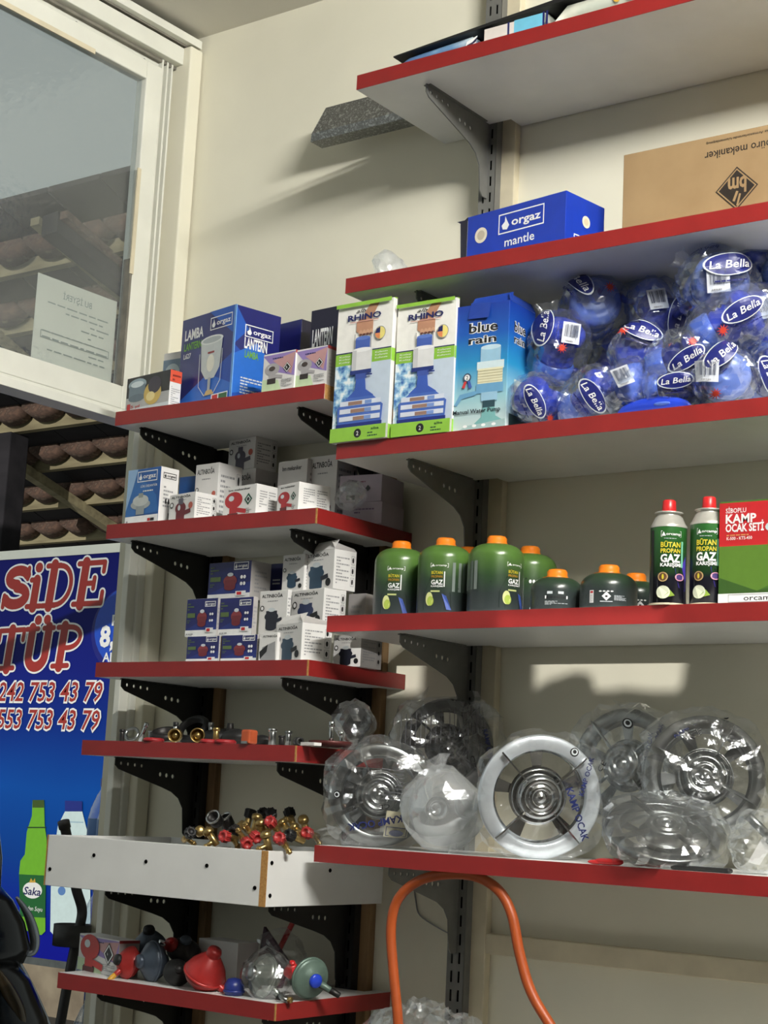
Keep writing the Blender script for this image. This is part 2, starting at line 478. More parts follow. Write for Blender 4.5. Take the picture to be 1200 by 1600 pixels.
# notice taped to the outside of the glass, its print showing through in reverse
P0 = atX(60, 415, XL-0.05); P1 = atX(212, 474, XL-0.05)
nb = MB(); y0, y1 = P0.y, -0.185; zt, zb = 2.505, 2.292
nb.box(-0.0006, 0.0006, y0-y0, y1-y0, zb-zb, zt-zb, 'paper')  if False else None
mat('paper', (226, 222, 208), 0.8, var=0.04, scale=8)
nb.box(-0.0006, 0.0006, 0, y1-y0, 0, zt-zb, 'paper')
nt_ = thing('paper_notice', 'yellowed paper notice taped to the window, print showing reversed', 'notice', (XL-0.0485, y0, zb))
nb.obj('sheet', nt_)
pb = MB(); w_, h_ = y1-y0, zt-zb
pc = Canvas(pb, flat((0.0006, w_, 0), (0, -w_, 0), (0, 0, h_), (1, 0, 0)), w_, h_)
faint = ink(150, 156, 150)
pc.text('BU İŞYERİ', 0.5, 0.80, 0.07, faint, 0.36, 'c')
for i, (a, c_) in enumerate(((.1, .86), (.16, .82), (.08, .9), (.14, .84), (.3, .7), (.1, .9), (.08, .9), (.12, .8), (.1, .84))):
    pc.lines(a, 0.70-0.068*i, c_, 0.735-0.068*i, 1, faint, i)
pc.frame(.06, .28, .92, .37, 0.002, faint)
pb.obj('print', nt_)

# battens on the wall
def batten(n, x0, x1, y0, z0, z1, m, label):
    struct(MB().box(x0, x1, y0, 0, z0, z1, m).obj('trim_%d' % n, bevel=0.002), label, 'batten')
batten(1, -1.985, -1.898, -0.022, 0.0, CEIL, 'batten_wood', 'pale wooden batten behind the grey slotted upright')
batten(2, -2.75, -2.672, -0.022, 0.0, 2.12, 'brown_batten', 'brown wooden batten near the door frame')
batten(3, -2.275, -2.196, -0.022, 0.0, 2.12, 'brown_batten', 'brown wooden batten between the two shelf runs')
batten(4, -1.898, 3.1, -0.022, 1.005, 1.046, 'batten_wood', 'pale horizontal wooden rail low on the wall')
batten(5, -0.96, -0.873, -0.022, 1.046, CEIL, 'batten_wood', 'pale wooden batten at the unseen end of the long shelves')

# slotted uprights
def upright(x, z0, z1, m, label):
    t = thing('shelf_upright', label, 'shelf upright', (x, -0.022, z0))
    h = z1-z0; w = 0.042
    holes = []
    z = 0.03
    while z < h-0.03:
        holes += [slot(-0.009, z, 0.0055, 0.023), slot(0.009, z, 0.0055, 0.023)]; z += 0.0375
    xs = [-w/2, -.01175, -.00625, .00625, .01175, w/2]; zs = [0]
    for k in range(len(holes)//2): zc = holes[2*k][0][1]+.0115; zs += [zc-.0115, zc+.0115]
    zs.append(h)
    fm_ = MB()
    for y in (-.0245, -.0225):
        vs = [(x_, y, z_) for z_ in zs for x_ in xs]
        fs = [[r*6+c, r*6+c+1, r*6+c+7, r*6+c+6] for r in range(len(zs)-1) for c in range(5) if not (r % 2 == 1 and c in (1, 3))]
        fm_.add(vs, fs, m)
    fm_.obj('slotted_face', t)
    MB().box(-w/2, -w/2+0.002, -0.0225, 0, 0, h, m).box(w/2-0.002, w/2, -0.0225, 0, 0, h, m).box(-w/2+.002, w/2-.002, -0.003, -0.0005, 0, h, 'slot_dark').obj('side_flanges', t)  # black sheet behind the slots paints the shade of the hollow channel
    return t
XU, XU2, XA, XB = -1.954, -0.93, -2.715, -2.242
upright(XU, 0.1, 3.25, 'grey_steel', 'grey slotted steel upright carrying the long red-edged shelves')
upright(XU2, 0.1, 3.25, 'grey_steel', 'grey slotted steel upright at the unseen end of the long shelves')
upright(XA, 0.1, 2.13, 'black_steel', 'black slotted steel upright next to the door frame')
upright(XB, 0.1, 2.13, 'black_steel', 'black slotted steel upright between the short and long shelves')

def bracket(x, z, m, label, reach=0.295):
    t = thing('shelf_bracket', label, 'shelf bracket', (x, -0.0465, z))
    k = reach-0.0465
    prof = [(0, 0), (k, 0), (k, -0.018), (k-0.012, -0.027), (0.11, -0.062), (0.075, -0.072), (0.05, -0.086), (0.034, -0.108), (0.028, -0.165), (0.018, -0.176), (0, -0.176)]
    holes = [circ(k-0.018-0.022*i, -0.0135-0.001*i, 0.0042) for i in range(4)]+[circ(0.075+0.021*i, -0.036+0.0015*i, 0.0052) for i in range(3)]
    M = Matrix.Rotation(-pi/2, 4, 'Z') @ Matrix.Rotation(pi/2, 4, 'X')
    plate('arm', prof, holes, 0.003, m, t, M)
    MB().box(-0.009, 0.009, -k+0.004, -0.02, -0.0022, -0.0002, m).obj('top_flange', t)
    return t

TH = 0.033
def shelf(x0, x1, yf, zt, label, notch, side=None, raw=True, group=None):
    t = thing('shelf_board', label, 'shelf', (0, 0, zt-TH))
    out = [(x0, yf+0.0015), (x1-(0.0015 if side else 0), yf+0.0015), (x1-(0.0015 if side else 0), -0.003)]
    for n in sorted(notch, reverse=True):
        out += [(n+0.0445, -0.003), (n+0.0445, -0.0235), (n+0.0225, -0.0235), (n+0.0225, -0.0465), (n-0.0225, -0.0465), (n-0.0225, -0.0235), (n-0.0445, -0.0235), (n-0.0445, -0.003)] if False else \
               [(n+0.058, -0.003), (n+0.058, -0.047), (n-0.045, -0.047), (n-0.045, -0.003)]
    out += [(x0, -0.003)]
    plate('panel', out, [], TH, 'white_board', t, Matrix.Translation((0, 0, TH/2)))
    MB().box(x0, x1-(0.004 if side else 0), yf, yf+0.0015, 0, TH, 'red_band').obj('front_band', t)
    if side:
        MB().box(x1-0.004, x1, yf, yf+0.0015, 0, TH, 'raw_chipboard').obj('raw_corner', t)
        MB().box(x1-0.0015, x1, yf+0.0015, -0.003, 0, TH, 'red_band').obj('side_band', t)
    elif raw:
        MB().box(x1, x1+0.0006, yf+0.002, -0.003, 0.0005, TH-0.0005, 'raw_chipboard').obj('raw_end', t)
    return t
ZR = {1: 2.849, 2: 2.390, 3: 2.031, 4: 1.671, 5: 1.211}
RX0, RX1, RY = -2.104, -0.70, -0.345
names_r = {1: 'topmost long red-edged white shelf, nothing but flat packs on it', 2: 'long red-edged shelf carrying the blue mantle box and cardboard carton',
           3: 'long red-edged shelf carrying water pumps in bags', 4: 'long red-edged shelf carrying green gas canisters', 5: 'long red-edged shelf carrying bagged camping stoves'}
short_r = {1: 'topmost long shelf', 2: 'long shelf of the mantle box', 3: 'long shelf of bagged pumps', 4: 'long shelf of gas canisters', 5: 'long shelf of camping stoves'}
for k in ZR:
    shelf(RX0, RX1, RY, ZR[k], names_r[k], (XU, XU2))
    bracket(XU, ZR[k]-TH, 'grey_steel', 'grey steel bracket under the %s' % short_r[k])
    bracket(XU2, ZR[k]-TH, 'grey_steel', 'grey steel bracket at the unseen far end under the %s' % short_r[k])
ZL = {1: 2.166, 2: 1.899, 3: 1.582, 4: 1.406, 6: 0.902}
YLF = {1: -0.345, 2: -0.345, 3: -0.345, 4: -0.368, 6: -0.385}
names_l = {1: 'short red-edged shelf carrying the lantern cartons', 2: 'short red-edged shelf carrying white and purple regulator cartons', 3: 'short red-edged shelf carrying stacked blue and white cartons',
           4: 'short red-edged shelf strewn with burner rings and posts', 6: 'short red-edged shelf of loose regulators below the white tray'}
short_l = {1: 'lantern carton shelf', 2: 'white regulator carton shelf', 3: 'stacked blue carton shelf', 4: 'burner ring shelf', 6: 'loose regulator shelf'}
for k in ZL:
    shelf(-2.765, -2.146, YLF[k], ZL[k], names_l[k], (XA, XB), side=(k != 1))
    bracket(XA, ZL[k]-TH, 'black_steel', 'black bracket near the door frame under the %s' % short_l[k], 0.31)
    bracket(XB, ZL[k]-TH, 'black_steel', 'black bracket beside the long shelves under the %s' % short_l[k], 0.31)

# white tray of valves
TZ, TY = 1.088, -0.437
TX0, TX1 = -2.775, -2.146
tray = thing('valve_tray', 'white board tray with raw wooden corners holding brass valves', 'tray', (TX0, TY, TZ))
w, d = TX1-TX0, -TY-0.05
TH5 = 0.108
MB().box(0.016, w-0.016, 0.016, d, 0.002, 0.016, 'white_board').obj('bottom_panel', tray)
fp = MB().box(0, w-0.017, 0, 0.016, 0.0, TH5, 'white_board', fm={'left': 'raw_chipboard', 'right': 'raw_chipboard'}); fo = fp.obj('front_panel', tray, 0.001)
MB().box(w-0.017, w-0.001, -0.0004, 0.0005, 0, TH5, 'raw_chipboard').obj('raw_corner', tray)
sp_ = MB().box(w-0.016, w, 0.0006, d, 0.0, TH5, 'white_board', fm={'front': 'raw_chipboard'}).obj('side_panel', tray, 0.001)
MB().box(0, 0.016, 0.016, d, 0.016, TH5, 'white_board').obj('side_panel', tray, 0.001)
MB().box(0.016, w-0.016, d-0.016, d, 0.016, TH5, 'white_board').obj('back_panel', tray, 0.001)
MB().box(0.20, 0.206, 0.016, d-0.016, 0.016, TH5-0.012, 'white_board').obj('divider', tray)
MB().box(-0.003, 0.002, 0.0, 0.016, 0, TH5, 'raw_chipboard').obj('raw_edge', tray)
for (u, z) in ((0.014, 0.035), (0.146, 0.072), (0.30, 0.068), (0.47, 0.07), (0.60, 0.035)):
    MB().cyl((u, -0.002, z), (u, 0.001, z), 0.0042, 0.0042, 8, 'slot_dark').obj('screw', fo)
for (v, z) in ((0.012, 0.085), (0.012, 0.022), (0.20, 0.07)):
    MB().cyl((w+0.002, v, z), (w-0.001, v, z), 0.0042, 0.0042, 8, 'slot_dark').obj('screw', sp_)
bracket(XA, TZ, 'black_steel', 'black perforated bracket under the white valve tray, nearer the door frame', 0.31)
bracket(XB, TZ, 'black_steel', 'black perforated bracket under the white valve tray, farther from the door', 0.31)

# ================================================================== cartons
WHT, NAVY, BLK = ink(236, 236, 236), ink(26, 32, 92), ink(24, 24, 26)
RED, GRN, GRY = ink(190, 36, 40), ink(110, 168, 48), ink(150, 150, 152)
LGT, SKY = ink(206, 212, 216), ink(60, 120, 200)

def plan_hit(x, y, cx, cy, dx, dy):
    """how far along (dx,dy) from (cx,cy), seen in plan, the ray through a pixel passes"""
    r = ray(x, y)
    # CAM + t r = c + s d
    det = r.x*(-dy) - r.y*(-dx)
    bx, by = cx-CAM.x, cy-CAM.y
    t = (bx*(-dy) - by*(-dx))/det
    s_ = (r.x*by - r.y*bx)/det
    return s_
def carton(label, xc, yt, xl, xr, Z, Y, th, design, fm, group=None, dep=None, name='carton', cat='box', lid=None, H=None, wid=None):
    """box whose near vertical edge stands at pixel column xc (top at yt), front face reaching left to xl, side face right to xr"""
    c = atY(xc, yt, Y)
    h = H or c.z-Z
    a = rad(th)
    ux, uy = cos(a), sin(a)
    w = wid or plan_hit(xl, yt, c.x, c.y, -ux, -uy)
    d = dep or plan_hit(xr, yt, c.x, c.y, -uy, ux)
    t = thing(name, label, cat, (c.x, c.y, Z), a, group)
    mb = MB().box(-w, 0, 0, d, 0, h, fm.get('all', 'carton_white'), fm=fm)
    body = mb.obj('body', t, 0.0012)
    pm = MB(); ps = MB()
    cf = Canvas(pm, flat((-w, 0, 0), (w, 0, 0), (0, 0, h), (0, -1, 0)), w, h)
    cs = Canvas(ps, flat((0, 0, 0), (0, d, 0), (0, 0, h), (1, 0, 0)), d, h)
    design(cf, cs)
    if pm.v: pm.obj('front_print', t)
    if ps.v: ps.obj('side_print', t)
    if lid: lid(t, w, d, h)
    t['ztop'] = Z+h
    return t, Z+h

def logo(c, u, v, w_, col=WHT):                # framed word with a flame
    hh = w_*c.w*0.36/c.h
    c.frame(u, v, u+w_, v+hh, 0.0012+0.012*w_*c.w, col)
    c.poly([(u+.10*w_, v+.22*hh), (u+.19*w_, v+.18*hh), (u+.24*w_, v+.38*hh), (u+.19*w_, v+.62*hh), (u+.15*w_, v+.86*hh), (u+.14*w_, v+.6*hh), (u+.07*w_, v+.42*hh)], col)
    c.text('orgaz', u+.29*w_, v+.32*hh, .40*hh, col, .64*w_, bold=0.02)

def reg_icon(c, u, v, r, col, dark=None, kind=0):
    """little picture of a regulator: dome, collar, knob and nozzle"""
    a = c.w/c.h
    dark = dark or BLK
    if kind == 0:       # tall regulator with a side nozzle
        c.rect(u-r*.62, v-r*a*1.1, u+r*.62, v+r*a*.2, col)
        c.ell(u, v+r*a*.25, r*.78, r*a*.55, col)
        c.rect(u-r*.34, v+r*a*.6, u+r*.34, v+r*a*1.15, dark)
        c.line(u+r*.4, v-r*a*.25, u+r*1.5, v-r*a*.05, r*.4*c.w, col)
        c.ell(u-r*.2, v+r*a*.3, r*.2, r*a*.25, LGT)
    elif kind == 1:     # mushroom regulator
        c.ell(u, v+r*a*.35, r, r*a*.62, col)
        c.rect(u-r*.42, v-r*a*1.05, u+r*.42, v+r*a*.1, col)
        c.rect(u-r*.6, v-r*a*1.15, u+r*.55, v-r*a*.6, dark)
        c.line(u+r*.3, v-r*a*.35, u+r*1.45, v-r*a*.55, r*.32*c.w, col)
        c.ell(u-r*.25, v+r*a*.5, r*.3, r*a*.2, LGT)
    else:               # squat drum regulator with a chrome cap
        c.rect(u-r*.75, v-r*a*.95, u+r*.75, v+r*a*.75, col)
        c.ell(u, v+r*a*.2, r*.95, r*a*.45, col)
        c.ell(u, v-r*a*.9, r*.7, r*a*.25, col)
        c.ell(u, v+r*a*.85, r*.48, r*a*.2, LGT)
        c.line(u+r*.6, v-r*a*.25, u+r*1.45, v-r*a*.05, r*.34*c.w, dark)

# ---- designs
def d_lantern(cf, cs):
    for c, k in ((cf, 0), (cs, 1)):
        a = c.w/c.h
        c.poly([(0, 0.12), (1, .52), (1, 0), (0, 0)] if k == 0 else [(0, .6), (1, .25), (1, 0), (0, 0)], ink(28, 72, 164))
        c.poly([(0, .12), (.55, .36), (1, .2), (1, 0), (0, 0)] if k == 0 else [(0, .5), (.5, .66), (1, .42), (1, .25), (0, .1)], ink(40, 104, 196))
        c.poly([(.52, 1), (.97, .72), (1, 1)] if k == 0 else [(0, 1), (.3, .78), (0, .6)], ink(30, 84, 176))
        c.poly([(.98, 0), (1, 0), (1, 1), (.98, 1)] if k == 0 else [(0, 0), (.02, 0), (.02, 1), (0, 1)], ink(120, 170, 224))
    cf.text('LAMBA', .07, .77, .105, WHT, .35, bold=.03)
    cf.text('LANTERN', .07, .66, .075, GRN, .33, bold=.02)
    cf.text('L627', .07, .575, .05, WHT, .14, bold=.02)
    logo(cf, .55, .80, .40)
    a = cf.w/cf.h                                  # the lantern's picture: glass, burner, wire bail, base
    cf.poly([(.40, .70), (.80, .70), (.77, .40), (.68, .30), (.52, .30), (.43, .40)], ink(198, 204, 204))
    cf.ell(.60, .70, .21, .045, ink(222, 226, 224)); cf.ell(.60, .70, .17, .03, ink(176, 184, 186))
    cf.ell(.6, .46, .07, .09, ink(232, 230, 216)); cf.rect(.54, .56, .66, .58, ink(150, 60, 60))
    for q in ((.39, .58, .40, .24), (.40, .24, .52, .13), (.81, .58, .80, .26), (.80, .26, .68, .13)): cf.line(*q, .0022, LGT)
    cf.rect(.575, .16, .625, .31, ink(170, 176, 180)); cf.poly([(.52, .13), (.70, .13), (.66, .18), (.56, .18)], ink(196, 168, 110))
    cf.rect(0, 0, 1, .035, WHT); cf.rect(.66, .035, .96, .125, WHT); cf.rect(.68, .045, .78, .115, RED); cf.rect(.80, .045, .95, .115, ink(40, 96, 50))
    logo(cs, .22, .70, .62); cs.text('LANTERN', .22, .585, .105, WHT, .50, bold=.03); cs.text('LAMBA', .24, .49, .07, GRN, .3, bold=.02)
    cs.rect(.72, .40, .85, .54, WHT); cs.lines(.18, .12, .7, .30, 6, LGT, 3)
def d_lantern3(cf, cs):
    cf.poly([(0, 0), (1, .3), (1, 0)], ink(40, 66, 140))
    cf.text('LANTERN', .08, .62, .17, WHT, .66, bold=.03); cf.text('LAMBA', .1, .42, .11, GRN, .46, bold=.02); cf.text('L627', .1, .28, .08, WHT, .18)
    cf.ell(.9, .35, .2, .16, ink(150, 150, 160))
def d_lantern2(cf, cs):
    cf.poly([(0, .5), (1, .2), (1, 0), (0, 0)], ink(34, 70, 150)); logo(cf, .1, .5, .75); cs.text('LA', .2, .3, .2, GRY)
def d_regbox_black(cf, cs):                          # small box with a brass regulator picture
    cf.rect(0, .48, 1, 1, BLK); cf.rect(0, 0, 1, .2, LGT); cf.rect(0, .2, 1, .48, ink(176, 176, 176))
    cf.ell(.25, .80, .21, .15, ink(150, 170, 180)); cf.rect(.06, .45, .44, .78, ink(110, 128, 140)); cf.ell(.25, .45, .19, .1, ink(96, 112, 124))
    cf.ell(.25, .8, .15, .08, ink(210, 222, 226))
    cf.ell(.62, .50, .20, .30, ink(206, 176, 96)); cf.ell(.66, .70, .15, .22, ink(54, 48, 60)); cf.ell(.58, .42, .1, .12, ink(232, 214, 150))
    cf.rect(.04, .16, .12, .32, RED); cf.text('5 yıl', .14, .2, .07, RED, .2); cf.rect(.02, .06, .9, .1, GRY)
    cs.rect(0, .7, 1, 1, ink(214, 84, 58)); cs.lines(.15, .1, .9, .62, 10, GRY, 5); cs.lines(.2, .74, .9, .95, 2, ink(120, 40, 30), 2)
def d_small_purple(cf, cs):
    cf.poly([(.0, .95), (1, .97), (1, .35), (.45, .5)], ink(150, 128, 190)); cf.poly([(.3, .8), (1, .95), (.9, .4)], ink(196, 150, 150))
    cf.poly([(0, 0), (.62, 0), (.5, .3), (0, .35)], ink(196, 216, 176)); cf.lines(.3, .84, .75, .9, 1, NAVY, 1)
    reg_icon(cf, .30, .50, .23, ink(170, 166, 168), ink(50, 42, 40), 1); cf.ell(.30, .60, .10, .06, ink(70, 60, 56))
    for s_, m_ in ((.13, BLK), (.115, WHT), (.09, BLK)):
        a = cf.w/cf.h; cf.poly([(.77-s_, .58), (.77, .58-s_*a), (.77+s_, .58), (.77, .58+s_*a)], m_)
    cf.text('b', .74, .55, .07, WHT)
    cf.lines(.62, .12, .95, .32, 4, GRY, 8)
    cs.rect(0, .92, 1, 1, ink(150, 50, 50)); cs.lines(.2, .2, .8, .7, 6, GRY, 9)
def d_alt(icon_col, kind=0, dark=None, strip=False):
    def f(cf, cs):
        cf.text('ALTINBOĞA', .08, .84, .075, BLK, .74, bold=.02); cf.lines(.3, .75, .8, .79, 1, GRY, 1)
        reg_icon(cf, .46, .36, .26, icon_col, dark, kind)
        cf.ell(.12, .60, .07, .07*cf.w/cf.h, BLK); cf.ell(.12, .60, .045, .045*cf.w/cf.h, WHT)
        cf.ell(.85, .52 if kind == 0 else .18, .08, .08*cf.w/cf.h, ink(190, 96, 80) if kind == 0 else BLK)
        if strip: cf.rect(.0, 0, 1, .05, GRY)
        cs.lines(.1, .15, .68, .86, 9, GRY, 4)
        for k in range(3): cs.frame(.76, .12+.27*k, .92, .34+.27*k, .0008, GRY); cs.ell(.84, .23+.27*k, .04, .07, BLK)
    return f
def d_redreg(cf, cs):
    cf.text('bm mekaniker', .15, .86, .06, BLK, .66, bold=.02)
    reg_icon(cf, .32, .42, .27, ink(176, 40, 46), ink(96, 26, 30), 1)
    for s_, m_ in ((.12, ink(30, 80, 60)), (.07, WHT), (.05, BLK)):
        a = cf.w/cf.h; cf.poly([(.77-s_, .55), (.77, .55-s_*a), (.77+s_, .55), (.77, .55+s_*a)], m_)
    cf.text('CE', .72, .12, .09, BLK, .1); cf.lines(.72, .2, .95, .3, 2, GRY, 1)
    cs.lines(.15, .3, .5, .85, 7, GRY, 2); cs.lines(.58, .2, .9, .85, 8, GRY, 6)
def d_orgaz_blue(cf, cs):
    cf.poly([(0, .2), (.3, 1), (.0, 1)], ink(150, 184, 220)); cf.poly([(.0, .25), (.3, .95), (.9, .5), (1, .2), (0, .16)], ink(52, 108, 176))
    logo(cf, .30, .76, .6); cf.rect(0, 0, 1, .16, WHT)
    cf.text('LÜKS DEDANTÖR', .42, .66, .04, WHT, .5); cf.lines(.5, .58, .92, .63, 1, WHT, 1)
    cf.ell(.45, .36, .30, .09, ink(170, 176, 176)); cf.ell(.45, .43, .24, .1, ink(196, 200, 196)); cf.rect(.38, .48, .52, .56, ink(150, 156, 150)); cf.rect(.33, .18, .58, .33, ink(150, 158, 160))
    cf.lines(.05, .05, .6, .12, 1, GRY, 4); cf.rect(.7, .05, .78, .1, RED); cf.rect(.79, .05, .9, .1, BLK)
    logo(cs, .14, .80, .72, BLK); cs.lines(.2, .3, .8, .7, 6, GRY, 5); cs.bars(.5, .05, .95, .2, BLK, 3)
    for k in range(3): cs.ell(.35+.15*k, .4, .05, .05, BLK)
def d_navy(cf, cs):
    cf.rect(0, 0, 1, .17, WHT); cf.poly([(0, .17), (1, .17), (1, .45), (.4, .36)], ink(34, 48, 120))
    logo(cf, .60, .78, .34); cf.lines(.05, .7, .25, .92, 3, ink(88, 108, 62), 2); cf.rect(.05, .5, .3, .62, ink(88, 108, 62)); cf.lines(.05, .36, .3, .46, 2, ink(88, 108, 62), 7)
    a = cf.w/cf.h
    cf.ell(.53, .50, .16, .15, ink(132, 54, 58)); cf.rect(.40, .32, .66, .52, ink(112, 42, 48)); cf.ell(.53, .32, .13, .07, ink(110, 34, 44)); cf.ell(.53, .66, .07, .05, LGT)
    for k in range(2): cf.ell(.80, .58-.17*k, .03, .03*a, WHT); cf.ell(.87, .58-.17*k, .03, .03*a, WHT)
    cf.rect(.68, .10, .92, .22, WHT); cf.rect(.71, .12, .82, .2, RED); cf.lines(.06, .05, .6, .11, 1, GRY, 3)
    cs.lines(.2, .2, .8, .8, 6, GRY, 3)
def d_smallblue(cf, cs): logo(cf, .2, .55, .7)
def d_rhino(cf, cs):
    gr = ink(142, 194, 66); a = cf.w/cf.h
    cf.rect(0, .43, 1, .97, ink(240, 238, 232))
    noise_mat('ice_print', [(0.35, (40, 96, 170)), (0.5, (150, 196, 226)), (0.62, (236, 244, 248))], 60, 0.4)
    cf.rect(0, .10, .5, .60, 'ice_print'); cf.rect(.5, .10, 1, .60, ink(196, 210, 226))
    cf.rect(0, .555, .34, .64, gr); cf.rect(.66, .555, 1, .64, gr); cf.rect(0, .64, .34, .648, NAVY); cf.rect(.66, .64, 1, .648, NAVY)
    for v in (.615, .595, .573): cf.text('Kolay', .17, v, .011, WHT, .2, 'c'); cf.text('Kullanım', .83, v, .011, WHT, .22, 'c')
    cf.text('alba', .34, .925, .028, BLK, .24, shear=.4)
    cf.poly([(.62, 1), (.78, 1), (.64, .88), (.56, .84), (.48, .84), (.50, .92)], ink(178, 132, 102))      # forearm
    cf.poly([(.36, .86), (.52, .90), (.66, .86), (.66, .79), (.60, .765), (.44, .765), (.36, .79)], ink(190, 140, 112))
    for k in range(4): cf.ell(.44+.065*k, .775, .032, .022, ink(206, 160, 130)); cf.ell(.44+.065*k, .762, .026, .008, ink(96, 52, 46))
    cf.text('RHINO', .50, .872, .042, NAVY, .60, 'c', bold=.03); cf.rect(.24, .857, .76, .862, ink(214, 160, 150))
    cf.ell(.80, .755, .10, .10*a, GRY); cf.ell(.80, .755, .09, .09*a, ink(238, 222, 130)); cf.poly([(.80, .755), (.71, .755), (.735, .755+.063*a), (.80, .755+.09*a)], NAVY); cf.poly([(.80, .755), (.80, .755-.09*a), (.735, .755-.063*a), (.71, .755)], ink(226, 140, 90))
    for x in (.345, .64): cf.rect(x, .60, x+.012, .77, GRY)
    bl = ink(70, 96, 176); dk = ink(32, 50, 120)
    cf.rect(.37, .645, .63, .735, bl); cf.ell(.5, .735, .13, .014, ink(96, 124, 200))
    cf.rect(.32, .50, .67, .65, ink(222, 222, 222)); cf.ell(.495, .65, .175, .016, ink(240, 240, 240)); cf.rect(.33, .50, .40, .65, ink(198, 198, 200))
    cf.rect(.30, .475, .68, .505, dk); cf.rect(.40, .44, .60, .478, ink(60, 82, 160)); cf.line(.58, .465, .70, .465, .003, dk)
    cf.poly([(.42, .44), (.58, .44), (.60, .36), (.74, .315), (.74, .29), (.28, .29), (.28, .315), (.40, .36)], ink(56, 88, 176))
    cf.poly([(.10, .24), (.28, .31), (.74, .31), (.92, .24), (.90, .12), (.12, .12)], ink(70, 104, 186))
    for k, v in enumerate((.27, .215, .16)):
        cf.rect(.15, v-.016, .88, v+.018, ink(214, 220, 234)); cf.rect(.30+.05*k, v-.014, .55+.06*k, v+.012, ink(150, 118, 104)); cf.rect(.6, v-.014, .72, v+.012, ink(120, 150, 210))
    cf.rect(.10, .10, .92, .125, ink(24, 40, 120))
    cf.rect(0, 0, 1, .10, gr); cf.ell(.5, .05, .065, .065*a, BLK); cf.text('2', .5, .035, .03, WHT, al='c'); cf.lines(.68, .02, .92, .06, 2, ink(40, 80, 50), 1)
    cf.text('alba', .74, .065, .018, ink(40, 80, 50), .14)
    cf.rect(0, .972, 1, 1, gr)
    cs.rect(0, 0, 1, .10, gr); cs.rect(0, .55, 1, .64, gr)
def d_bluerain(cf, cs):
    a = cf.w/cf.h
    for c, k in ((cf, 0), (cs, 1)):
        if k == 0:
            u0, sc = .26, 1.0
        else: u0, sc = .2, .8
        for m_, o_, bo in ((WHT, 0, .07), (BLK, 0, .02)):
            c.text('blue', u0, .775, .075, m_, .54*sc, bold=bo); c.text('rain', u0, .685, .06, m_, .52*sc, bold=bo)
    for m_, o_, bo in ((ink(90, 190, 220), 0, .02),):
        cf.text('lu', u0+.06+.1, .775, .075, m_, .22, bold=bo) if False else None
    lt = ink(150, 190, 214); md = ink(104, 158, 196)
    cf.rect(.50, .53, .87, .645, lt); cf.ell(.685, .645, .185, .02, ink(190, 216, 230)); cf.rect(.44, .47, .94, .535, ink(206, 224, 230))
    cf.rect(.46, .36, .92, .48, ink(224, 220, 190))
    for k in range(5): cf.rect(.46, .37+.022*k, .92, .378+.022*k, ink(196, 190, 156))
    cf.rect(.44, .285, .94, .36, md); cf.poly([(.44, .31), (.14, .29), (.04, .21), (.09, .20), (.18, .255), (.44, .275)], md)
    cf.rect(.54, .22, .84, .29, lt); cf.rect(.58, .16, .80, .225, ink(40, 70, 80)); cf.poly([(.30, 0), (.56, .10), (.58, .17), (.80, .17), (.82, .10), (1, .05), (1, 0)], ink(120, 176, 176))
    cf.ell(.27, .42, .075, .075*a, ink(60, 76, 100)); cf.ell(.27, .42, .05, .05*a, WHT); cf.text('2', .27, .405, .03, BLK, al='c')
    cf.poly([(.22, .39), (.27, .39), (.23, .335), (.18, .345)], ink(200, 60, 60)); cf.poly([(.28, .39), (.33, .39), (.37, .34), (.31, .33)], ink(60, 90, 170))
    cf.text('Manual Water Pump', .03, .135, .032, ink(16, 32, 40), .88, bold=.02)
    cf.poly([(.12, 0), (.3, .04), (.6, .05), (1, .07), (1, 0)], ink(160, 186, 186))
    for u in (.27, .44, .61, .80): cf.ell(u, .035, .04, .03*a*.8, WHT)
    cs.rect(.3, .12, .7, .42, md); cs.rect(.25, .3, .75, .4, ink(210, 214, 196)); cs.rect(.1, .02, 1, .12, ink(40, 60, 60))
def d_mantle(cf, cs):
    a = cf.w/cf.h
    logo(cf, .33, .52, .46); cf.text('mantle', .40, .28, .155, WHT, .30, bold=.01); cf.ell(.15, .60, .065, .065*a, ink(222, 214, 196)); cf.ell(.15, .6, .04, .04*a, ink(190, 176, 156))
    cf.text('ART NO F-200', .03, .03, .06, WHT, .24)
    a = cs.w/cs.h; logo(cs, .22, .08, .62); cs.ell(.52, .60, .10, .10*a, ink(226, 216, 190)); cs.ell(.52, .6, .06, .06*a, ink(206, 190, 160))
def d_cardboard(cf, cs):
    ik = ink(40, 34, 30); a = cf.w/cf.h
    def up(t, u, v, hh, ww): cf.text(t, u, v, hh, ik, ww, 'c', rot=pi)
    up('büro mekaniker', .425, .84, .085, .235); up('Gaz Armatürlerinde Uzmanlaşmış', .43, .945, .026, .235)
    for s_, m_ in ((.076, ik), (.070, 'cardboard'), (.064, ik)):
        cf.poly([(.425-s_, .40), (.425, .40-s_*a), (.425+s_, .40), (.425, .40+s_*a)], m_)
    cf.text('bm', .427, .51, .16, 'cardboard', .066, 'c', rot=pi, bold=.03)
    cf.line(.415, .27, .428, .37, .005, 'cardboard'); cf.line(.428, .22, .438, .34, .004, 'cardboard')
